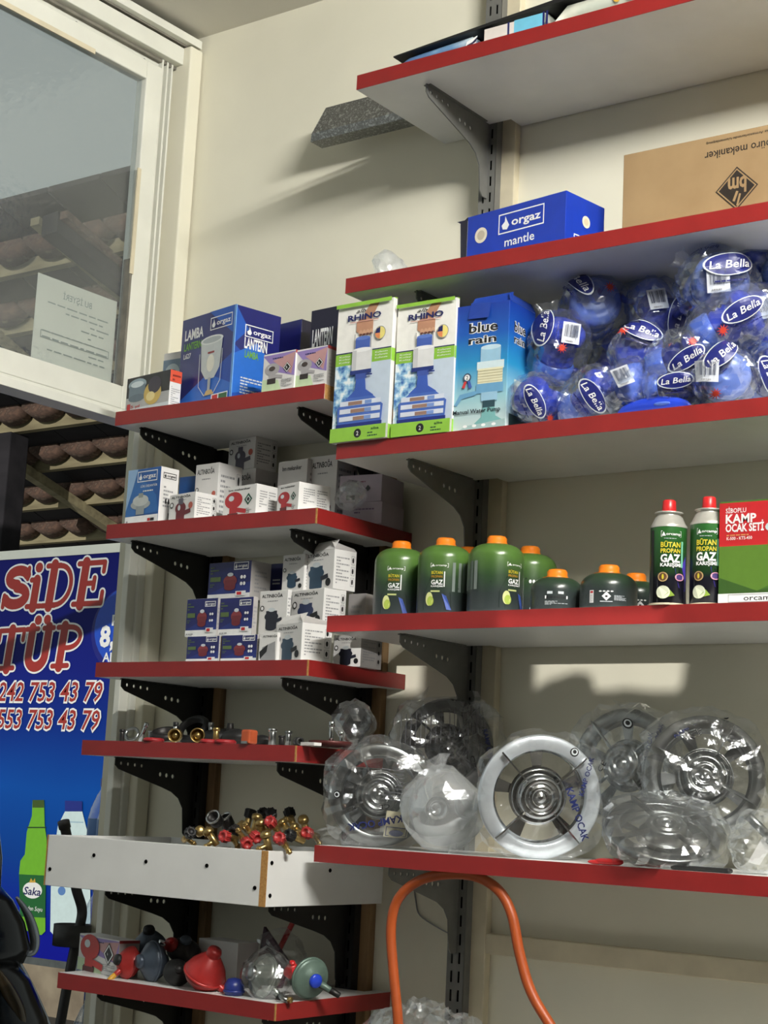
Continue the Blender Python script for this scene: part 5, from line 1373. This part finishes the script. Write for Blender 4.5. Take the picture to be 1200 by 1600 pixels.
regulator('grey-green regulator with a blue centre at the shelf end', 484, 1528, -0.29, axis_from(.55, -.05, .8), .040, 'reg_green', 'blue_plastic', .55, tuple(axis_from(.85, -.45, .2)), 'dark_iron')
regulator('small bright red knob regulator behind the grey-green one', 457, 1519, -0.25, axis_from(0, .9, .4), .018, 'red_plastic', 'red_plastic', 1.2)
P = atY(366, 1542, -0.355); t = thing('blue_cap', 'dark blue dome cap beside the red cone', 'cap', (P.x, P.y, Z6))
MB().lathe([(0, .0), (.018, .001), (.021, .008), (.020, .022), (.014, .032), (0, .035)], 24, mat('cap_blue', (34, 48, 120), .35)).obj('dome', t); MB().lathe([(.0212, .006), (.0225, .007), (.0225, .010), (.0212, .011)], 24, 'cap_blue').obj('rim', t)
P = atY(452, 1540, -0.355); t = thing('elbow_fitting', 'small steel elbow fitting at the shelf corner', 'fitting', (P.x, P.y, Z6))
MB().tube([(0, 0, .005), (-.012, -.002, .007), (-.02, -.004, .016)], .0055, 10, 'dull_chrome').obj('pipe', t); MB().cyl((0, 0, .0065), (.008, 0, .0065), .0065, .0065, 6, 'brass').obj('nut', t)
P = atY(414, 1532, -0.37); t, cn = scrap('clear bag around the silver regulator', 416, 1524, -0.335, Z6, .052, .052, .05, 51, 'clear_film')
P = atY(416, 1478, -0.17); t = thing('dark_sachet', 'dark red and purple sachet standing up behind the silver regulator', 'sachet', (P.x, P.y, Z6))
MB().add([(-.03, 0, 0), (.045, .0, 0), (.05, .02, .05), (-.035, .03, .12), (-.028, .008, 0), (.045, .008, 0), (.05, .028, .05), (-.033, .036, .12)], [[0,1,2,3],[7,6,5,4],[0,4,5,1],[1,5,6,2],[2,6,7,3],[3,7,4,0]], mat('sachet', (66, 34, 52), .35)).obj('sachet', t)
MB().add([(-.034, .0275, .105), (-.030, .025, .095), (.04, .012, .045), (.046, .0145, .052)], [[0, 1, 2, 3]], 'milky_film').obj('seam', t)
P = atY(458, 1447, -0.10); Q = atY(440, 1478, -0.12)
t = thing('red_stick', 'flat red plastic stick leaning on the wall behind the regulators', 'stick', (P.x, P.y, Z6))
MB().tube([(-.06, -.02, .0), (0, 0, P.z-Z6+.01), (.012, .004, P.z-Z6+.04)], .006, 8, 'reg_red').obj('stick', t)
MB().ball((.012, .004, P.z-Z6+.04), .0075, .0075, .0075, 'reg_red').obj('tip', t)
scrap('clear bag with the red stick poking out of it', 440, 1490, -0.13, Z6, .05, .06, .03, 52, 'clear_film')

# ================================================================== hose, bag and wire under the stove shelf
YH = -0.318
pts = [(622, 1700), (622, 1600), (615, 1520), (611, 1450), (622, 1405), (655, 1376), (700, 1366), (745, 1370), (780, 1392), (800, 1430), (812, 1490), (830, 1550), (862, 1605), (900, 1660)]
hp = [atY(x, y, YH) for x, y in pts]
def smooth(ps, n=6):
    out = []
    for i in range(len(ps)-1):
        p0, p1, p2, p3 = ps[max(i-1, 0)], ps[i], ps[i+1], ps[min(i+2, len(ps)-1)]
        for k in range(n):
            s = k/n
            out.append(((p1*2)+(p2-p0)*s+(p0*2-p1*5+p2*4-p3)*s*s+(p1*3-p0-p2*3+p3)*s**3)*.5)
    return out+[ps[-1]]
base = Vector((hp[0].x, hp[0].y, 0.72))
mat('hose_orange', (172, 78, 30), .45, var=.08)
t = thing('gas_hose', 'orange rubber gas hose looping up under the stove shelf', 'hose', base)
MB().tube([p-base for p in smooth(hp)], .0098, 12, 'hose_orange').obj('hose', t)
shelf(RX0, RX1, RY, 0.72, 'lowest long red-edged shelf under the hose', (XU, XU2))
bracket(XU, 0.72-TH, 'grey_steel', 'grey steel bracket under the lowest long shelf')
bracket(XU2, 0.72-TH, 'grey_steel', 'grey steel bracket at the unseen far end under the lowest long shelf')
P = atY(660, 1690, -0.25)
t = thing('hose_bag', 'big crinkled clear bag around the orange hose', 'plastic bag', (P.x, P.y, 0.7202))
cen = Vector((0, 0, max(.075, P.z-.72)))
A = Matrix.Identity(3)
bag_mesh(bag_fn(A, .15, .09, .125, 61, .16, 2.4), 'wrinkled_film', cen, 5, .001).obj('film', t)
t = thing('wall_wire', 'thin grey wire bent against the wall below the stove shelf', 'wire', (-2.03, -0.004, 1.05))
wp = [atY(x, y, -.004)-Vector((-2.03, -.004, 1.05)) for x, y in ((646, 1375), (650, 1410), (656, 1430), (680, 1447), (702, 1459))]
MB().tube(smooth(wp, 4), .0016, 6, 'dull_chrome').obj('wire', t)

# ================================================================== outside the doorway
mat('asphalt', (92, 90, 88), .9, var=.15, scale=5)
noise_mat('old_plaster', [(0.35, (150, 138, 118)), (0.65, (120, 108, 92))], 5, .9)
noise_mat('dark_board', [(0.35, (44, 41, 46)), (0.65, (30, 28, 33))], 12, .9, stretch=(.3, 1, 1))
noise_mat('pale_batten', [(0.35, (158, 148, 116)), (0.65, (124, 114, 88))], 24, .85, stretch=(.15, 1, 1))
noise_mat('clay_tile', [(0.35, (116, 90, 76)), (0.55, (84, 66, 58)), (0.7, (134, 114, 98))], 30, .9)
struct(MB().box(-9, XL-.15, -7, 5, -.12, -.02, 'asphalt').obj('ground'), 'grey paved ground outside the doorway', 'ground')
struct(MB().box(-9, XL-.16, 4.0, 4.15, -.02, 2.42, 'old_plaster').obj('wall_outside'), 'old plastered wall across the yard', 'wall')
# tiled lean-to roof seen from below
RY0, RZ0, RS = 1.0, 3.473, -0.36
roof = thing('lean_to_roof', 'old tiled lean-to roof on pale battens seen from below through the doorway', 'roof', (-5.5, RY0, RZ0))
def rz(y): return RS*(y-RY0)
def roof_hit(px, py):
    d_ = ray(px, py)
    t_ = (RZ0+RS*(CAM.y-RY0)-CAM.z)/(d_.z-RS*d_.y)
    return CAM+d_*t_
for i in range(16):
    xa = -2.2+.28*i
    y0, y1 = 0.0, 3.1
    MB().add([(xa, y0, .03), (xa+.272, y0, .03), (xa+.272, y1, .03+RS*y1), (xa, y1, .03+RS*y1), (xa, y0, .05), (xa+.272, y0, .05), (xa+.272, y1, .05+RS*y1), (xa, y1, .05+RS*y1)],
             [[3,2,1,0],[4,5,6,7],[0,1,5,4],[1,2,6,5],[2,3,7,6],[3,0,4,7]], 'dark_board').obj('roof_board', roof)
tile_me = None
k = 0
sl = math.atan(RS)
yb = 2.277-.325*3
while yb < 4.05:
    y = yb-RY0
    MB().box(-2.2, 2.28, y-.022, y+.022, RS*y-.030, RS*y+.028, 'pale_batten').obj('batten', roof)
    for i in range(18):
        x = -1.6+.225*i+(.07 if k % 2 else 0)
        if tile_me is None:
            m_ = MB(); vs = []; fs = []
            for j in range(9):
                a = pi*j/8
                for yy in (-.13, -.035): vs.append((.105*cos(a), yy, -.055*sin(a)+.0))
            for j in range(8): fs.append([2*j, 2*j+1, 2*j+3, 2*j+2])
            fs.append([2*j for j in range(9)]); fs.append([2*j+1 for j in range(9)][::-1])
            o = m_.add(vs, fs, 'clay_tile', None, True).obj('tile', roof); tile_me = o.data
        else:
            o = bpy.data.objects.new('tile', tile_me); COL.objects.link(o); o.parent = roof
        o.location = (x, y, RS*y+.028); o.rotation_euler = (sl, 0, (i*37 % 7-3)*.01)
    yb += .325; k += 1
def rafter(a, b, w, m, drop=.05):
    A_, B_ = roof_hit(*a), roof_hit(*b); o_ = Vector((-5.5, RY0, RZ0))
    A_, B_ = A_-o_, B_-o_
    D_ = (B_-A_); s_ = D_.cross(Vector((0, 0, 1))).normalized()*w/2; dn = Vector((0, 0, -drop)); A_ = A_-Vector((0,0,.03)); B_ = B_-Vector((0,0,.03))
    MB().add([A_-s_, A_+s_, B_+s_, B_-s_, A_-s_+dn, A_+s_+dn, B_+s_+dn, B_-s_+dn], [[0,1,2,3],[7,6,5,4],[0,4,5,1],[1,5,6,2],[2,6,7,3],[3,7,4,0]], m).obj('rafter', roof)
rafter((56, 328), (206, 458), .05, 'pale_batten', .03)
rafter((80, 322), (230, 440), .10, 'dark_board', .08)
rafter((4, 694), (190, 818), .06, 'pale_batten', .05)
rafter((100, 318), (185, 395), .05, 'clay_tile', .03)
rafter((-6, 505), (45, 550), .05, 'pale_batten', .03)
P = atY(8, 800, 2.3)
t = thing('timber_post', 'dark timber post under the lean-to roof', 'post', (P.x, 2.3, -.02))
MB().box(-.06, .06, -.06, .06, 0, RZ0+RS*1.3-.0, 'dark_board').obj('post', t, .006)
MB().add([(0, -.05, 1.75), (0, .05, 1.75), (.55, .05, 2.28), (.55, -.05, 2.28), (0, -.05, 1.88), (0, .05, 1.88), (.47, .05, 2.33), (.47, -.05, 2.33)], [[3,2,1,0],[4,5,6,7],[0,1,5,4],[1,2,6,5],[2,3,7,6],[3,0,4,7]], 'dark_board').obj('brace', t)

# ---- banner
YB = 1.0
BX0, BX1, BZ0, BZ1 = -5.35, -3.70, .725, 2.133
ban = thing('advertising_banner', 'blue printed banner with red lettering and bottles standing outside the doorway', 'banner', (BX0, YB, BZ0))
bw, bh = BX1-BX0, BZ1-BZ0
def bstops():
    return [(0, (14, 18, 140)), (.14, (8, 22, 150)), (.28, (4, 62, 146)), (.44, (6, 76, 164)), (.58, (8, 48, 136)), (.72, (18, 30, 124)), (1, (16, 20, 104))]
ramp_mat('banner_print', bstops(), 2, 0, bh, .5, .12, 1.6, 0.15)
MB().box(0, bw, 0, .012, 0, bh, 'banner_print', fm={'back': 'carton_white', 'right': 'carton_white'}).obj('panel', ban)
MB().box(0, bw, -.004, .016, bh-.03, bh+.002, 'white_frame').obj('top_rail', ban); MB().box(0, bw, -.004, .016, -.02, .004, 'dull_chrome').obj('bottom_rail', ban)
for x in (.25, bw-.37): MB().box(x-.03, x+.03, 0, .05, -(BZ0+.02), -.015, 'rubber_black').obj('leg', ban)
pm = MB()
bc = Canvas(pm, flat((0, 0, 0), (bw, 0, 0), (0, 0, bh), (0, -1, 0)), bw, bh)
def bp(px, py):
    p = atY(px, py, YB); return ((p.x-BX0)/bw, (p.z-BZ0)/bh)
def bpoly(pts, m): bc.poly([bp(*p) for p in pts], m)
def bell(px, py, rx, ry, m):
    a = bp(px-rx, py); b_ = bp(px+rx, py); c_ = bp(px, py-ry); e = bp(px, py+ry)
    bc.ell((a[0]+b_[0])/2, (c_[1]+e[1])/2, abs(b_[0]-a[0])/2, abs(c_[1]-e[1])/2, m, 32)
BRED = ink(158, 44, 38)
ARC = lambda cx, cy, rx, ry, a0, a1, n=10: [(cx+rx*cos(rad(a0+(a1-a0)*i/n)), cy+ry*sin(rad(a0+(a1-a0)*i/n))) for i in range(n+1)]
SLAB = {  # strokes (polyline, weight) in a box one unit high
 'S': (.62, [ARC(.33, .74, .22, .17, 20, 270, 12)+ARC(.33, .30, .25, .20, 90, -160, 12)], [[(.56, .70), (.56, .95)], [(.06, .05), (.06, .32)]]),
 'i': (.34, [[(.17, .0), (.17, .66)]], [[(.02, .03), (.34, .03)], [(.04, .66), (.2, .66)], [(.17, .95), (.18, .95)]]),
 'D': (.72, [[(.2, 0), (.2, 1)]], [[(.04, .03), (.34, .03)], [(.04, .97), (.34, .97)], [(.2, .96)]+ARC(.34, .5, .30, .46, 90, -90, 14)+[(.2, .04)]]),
 'E': (.70, [[(.2, 0), (.2, 1)]], [[(.04, .03), (.66, .03)], [(.04, .97), (.62, .97)], [(.2, .5), (.44, .5)], [(.66, .03), (.66, .28)], [(.62, .97), (.62, .76)], [(.44, .38), (.44, .62)]]),
 'T': (.66, [[(.36, 0), (.36, 1)]], [[(.20, .03), (.52, .03)], [(.06, .97), (.66, .97)], [(.06, .97), (.06, .72)], [(.66, .97), (.66, .72)]]),
 'Ü': (.78, [[(.2, 1), (.2, .35)]+ARC(.40, .30, .20, .27, 180, 360, 12)+[(.60, 1)]], [[(.06, .97), (.34, .97)], [(.48, .97), (.72, .97)], [(.30, 1.18), (.31, 1.18)], [(.52, 1.18), (.53, 1.18)]]),
 'P': (.68, [[(.2, 0), (.2, 1)]], [[(.04, .03), (.40, .03)], [(.04, .97), (.3, .97)], [(.2, .96)]+ARC(.34, .71, .26, .25, 90, -90, 12)+[(.2, .46)]]),
}
def slab(word, p0, p1, hpx, shear=.16):
    """outlined slab letters between two baseline pixels, cap height hpx pixels"""
    tot = sum(SLAB[c][0] for c in word)
    u0, v0 = bp(*p0); u1, v1 = bp(*p1); top = bp(p0[0], p0[1]-hpx)
    H_ = (top[1]-v0)*bh; W_ = (u1-u0)*bw
    for extra, m in ((.09, WHT), (0, BRED)):
        x = 0
        for ch in word:
            wd, heavy, light = SLAB[ch]
            for ls, wt in ((heavy, .25), (light, .125)):
                for pl in ls:
                    wgt = wt
                    if len(pl) == 2 and abs(pl[0][0]-pl[1][0]) < .02 and abs(pl[0][1]-pl[1][1]) < .01: wgt = .24
                    q = []
                    for (a, b_) in pl:
                        X = x+a+shear*b_*.5; Y = b_
                        q.append((u0+(X/tot)*W_/bw, v0+(v1-v0)*(X/tot)+Y*H_/bh))
                    lay = bc.l
                    for i in range(len(q)-1):
                        bc.line(*q[i], *q[i+1], (wgt+extra)*H_, m); bc.l += -1+.03
                    for p_ in q:
                        bc.ell(p_[0], p_[1], (wgt+extra)*H_/2/bw, (wgt+extra)*H_/2/bh, m, 12); bc.l += -1+.03
            x += wd
        bc.l += 1
bell(205, 985, 62, 72, ink(16, 22, 120)); bell(205, 980, 57, 66, ink(24, 74, 190))
slab('SiDE', (0, 952), (160, 944), 64)
slab('TÜP', (-12, 1047), (124, 1041), 62)
def btxt(s, p0, p1, hpx, m, bold, shear=.15):
    u0, v0 = bp(*p0); u1, _ = bp(*p1); tp = bp(p0[0], p0[1]-hpx)
    bc.text(s, u0, v0, tp[1]-v0, m, u1-u0, shear=shear, bold=bold)
for row, (y0, y1) in (('0242 753 43 79', (1096, 1093)), ('0553 753 43 79', (1138, 1135))):
    s0 = -16 if row[1] == '2' else -18
    btxt(row, (s0-1, y0), (162 if row[1] == '2' else 158, y1), 31, WHT, .055); btxt(row, (s0+1, y0-1), (160 if row[1] == '2' else 156, y1), 29, BRED, .012)
btxt('pH', (176, 972), (206, 970), 17, WHT, .01, 0); btxt('8,20', (156, 1010), (212, 1008), 31, WHT, .04, 0); btxt('ALKALİ', (161, 1034), (214, 1033), 14, WHT, .02, 0)
# the pictured bottles
GB, GD = ink(110, 178, 40), ink(24, 96, 44)
bpoly([(52, 1250), (70, 1250), (71, 1290), (74, 1310), (74, 1350), (72, 1362), (72, 1455), (66, 1461), (52, 1458), (33, 1450), (31, 1365), (33, 1345), (40, 1335), (43, 1300), (51, 1275)], GB)
bpoly([(52, 1250), (70, 1250), (70, 1262), (52, 1262)], ink(60, 84, 30)); bpoly([(43, 1292), (73, 1292), (73, 1294), (43, 1294)], ink(30, 66, 24))
bpoly([(31, 1366), (73, 1368), (72, 1434), (33, 1432)], GD); bell(52, 1391, 15, 13, WHT); btxt('Saka', (38, 1397), (65, 1396), 12, ink(30, 30, 90), .02); btxt('Maden Suyu', (36, 1421), (68, 1419), 7, WHT, .0)
bpoly([(47, 1379), (50, 1372), (53, 1377), (56, 1372), (57, 1379)], ink(200, 160, 60))
WB = ink(206, 226, 228)
bpoly([(103, 1268), (130, 1268), (136, 1292), (142, 1312), (143, 1460), (136, 1470), (90, 1466), (80, 1455), (81, 1385), (86, 1330), (92, 1290)], WB)
bpoly([(103, 1251), (130, 1252), (130, 1268), (103, 1267)], ink(24, 40, 130)); bell(98, 1392, 6, 7, ink(90, 130, 190)); bpoly([(100, 1283), (132, 1284), (132, 1286), (100, 1285)], ink(160, 190, 206))
pm.obj('print', ban)

# ---- pole with a cup holder, bottles, scooter
mat('pole_black', (34, 34, 36), .45)
XP = -3.09
pts = [atX(x, y, XP) for x, y in ((99, 1283), (104, 1305), (113, 1350), (119, 1388), (128, 1420), (125, 1446), (115, 1490), (106, 1535), (96, 1590), (84, 1660), (70, 1740))]
pts.append(Vector((XP, pts[-1].y-.08, 0.0)))
base = Vector((XP, pts[-1].y, -.02))
t = thing('black_pole', 'bent black pole with a round cup holder outside the door post', 'pole', base)
sp = smooth([p-base for p in pts], 5)
MB().tube(sp, .0125, 12, 'pole_black').obj('pole', t)
MB().tube([pts[0]-base, (pts[0]+pts[1])/2-base], .0150, 12, 'rubber_black').obj('grip', t)
c_ = atX(113, 1452, XP)-base
MB().lathe([(.044, 0), (.046, .001), (.046, .052), (.044, .052), (.043, .002)], 32, 'pole_black', Matrix.Translation(c_+Vector((0, 0, -.04)))).obj('cup', t)
MB().lathe([(0, 0), (.10, 0), (.11, .008), (.02, .02), (0, .02)], 28, 'pole_black').obj('foot', t)
mat('bottle_cap_blue', (40, 70, 170), .35)
def bottle(label, x, y, z):
    t = thing('water_bottle', label, 'bottle', (x, y, z), 0, 'stacked clear water bottles')
    MB().lathe([(0, .004), (.034, .0), (.040, .006), (.041, .05), (.038, .055), (.041, .06), (.041, .10), (.037, .108), (.041, .116), (.041, .165), (.036, .19), (.022, .225), (.014, .238), (.014, .25)], 28, 'bottle_clear').obj('body', t)
    MB().lathe([(.0155, .246), (.016, .266), (.013, .268), (0, .268)], 18, 'bottle_cap_blue').obj('cap', t)
    MB().lathe([(.0413, .118), (.0416, .119), (.0416, .162), (.0413, .163)], 28, ink(90, 130, 190)).obj('label_band', t)
z = -.02
LAY = ['standing on the ground', 'second from the ground', 'at tray height below', 'beside the white tray', 'topmost of its column']
for i in range(5):
    for j, (x, y) in enumerate(((-3.105, .085), (-3.19, .135), (-3.105, .172))):
        bottle(['clear water bottle in the column touching the door post, %s', 'clear water bottle in the column away from the door post, %s', 'clear water bottle in the column hidden by the door post, %s'][j] % LAY[i], x, y, z)
    z += .27
mat('scooter_black', (16, 16, 17), .2, .0, spec=.3); mat('scooter_reflection', (70, 58, 40), .2, .4); mat('scooter_silver', (150, 154, 158), .3, .6); mat('scooter_glass', (60, 64, 68), .1, .3)
o0 = atX(-40, 1500, -3.50); o0.z = -.02
t = thing('motor_scooter', 'glossy black motor scooter front with silver trim, parked outside the doorway', 'scooter', o0)
def sx(px, py, dx=0): return atX(px, py, -3.50+dx)-o0
def loft(secs, m, name, parent, n=20):
    """secs: centre, half width across the doorway plane (y), half depth (x)"""
    vs = []; fs = []
    for c, ry, rx in secs:
        for k in range(n): a = 2*pi*k/n; vs.append(Vector(c)+Vector((rx*cos(a), ry*sin(a), 0)))
    for i in range(len(secs)-1):
        for k in range(n): fs.append([i*n+k, i*n+(k+1) % n, (i+1)*n+(k+1) % n, (i+1)*n+k])
    fs.append(list(range(n))[::-1]); fs.append([(len(secs)-1)*n+k for k in range(n)])
    return MB().add(vs, fs, m, None, True).obj(name, parent)
q = pxm(o0+Vector((0, 0, .9)))*1.1
loft([(sx(-40, 1780), .16, .14), (sx(-30, 1650), 118*q, .15), (sx(-30, 1590), 104*q, .14), (sx(-34, 1530), 78*q, .12), (sx(-38, 1500), 56*q, .10)], 'scooter_black', 'front_shield', t)
loft([(sx(-40, 1505), 78*q, .10), (sx(-40, 1480), 88*q, .12), (sx(-40, 1440), 78*q, .11), (sx(-40, 1405), 58*q, .09), (sx(-40, 1385), 44*q, .05)], 'scooter_black', 'headlamp_cowl', t)
loft([(sx(-28, 1395), 34*q, .012), (sx(-30, 1340), 40*q, .010), (sx(-32, 1290), 36*q, .008), (sx(-34, 1268), 20*q, .006)], 'scooter_glass', 'windscreen', t)
MB().tube(smooth([sx(26, 1402, .05), sx(44, 1430, .05), sx(54, 1465, .05), sx(50, 1488, .05), sx(30, 1490, .04)], 5), [.004+.010*sin(pi*i/20) for i in range(21)], 8, 'scooter_silver').obj('cowl_trim', t)
MB().tube(smooth([sx(24, 1494, .05), sx(44, 1530, .05), sx(64, 1572, .05), (sx(86, 1625, .05))], 5), .006, 8, 'scooter_silver').obj('shield_trim', t)
MB().tube(smooth([sx(-10, 1510, .12), sx(10, 1545, .12), sx(30, 1590, .12), sx(40, 1640, .1)], 5), [.004+.018*sin(pi*i/15) for i in range(16)], 8, 'scooter_reflection').obj('side_panel', t)  # brown strip stands in for a reflection on the black fairing
W_ = sx(-40, 1900); W_.z = .25
MB().lathe([(.17, -.05), (.24, -.055), (.26, -.03), (.265, 0), (.26, .03), (.24, .055), (.17, .05), (.17, -.05)], 40, 'rubber_black', Matrix.Translation(Vector((W_.x, W_.y, .265))) @ Matrix.Rotation(pi/2, 4, 'X')).obj('wheel', t)
MB().cyl(Vector((W_.x, W_.y-.06, .265)), Vector((W_.x, W_.y+.06, .265)), .03, .03, 14, 'dull_chrome').obj('axle', t)
MB().cyl(Vector((W_.x, W_.y, .26)), sx(-40, 1700), .03, .03, 12, 'scooter_black').obj('fork', t)
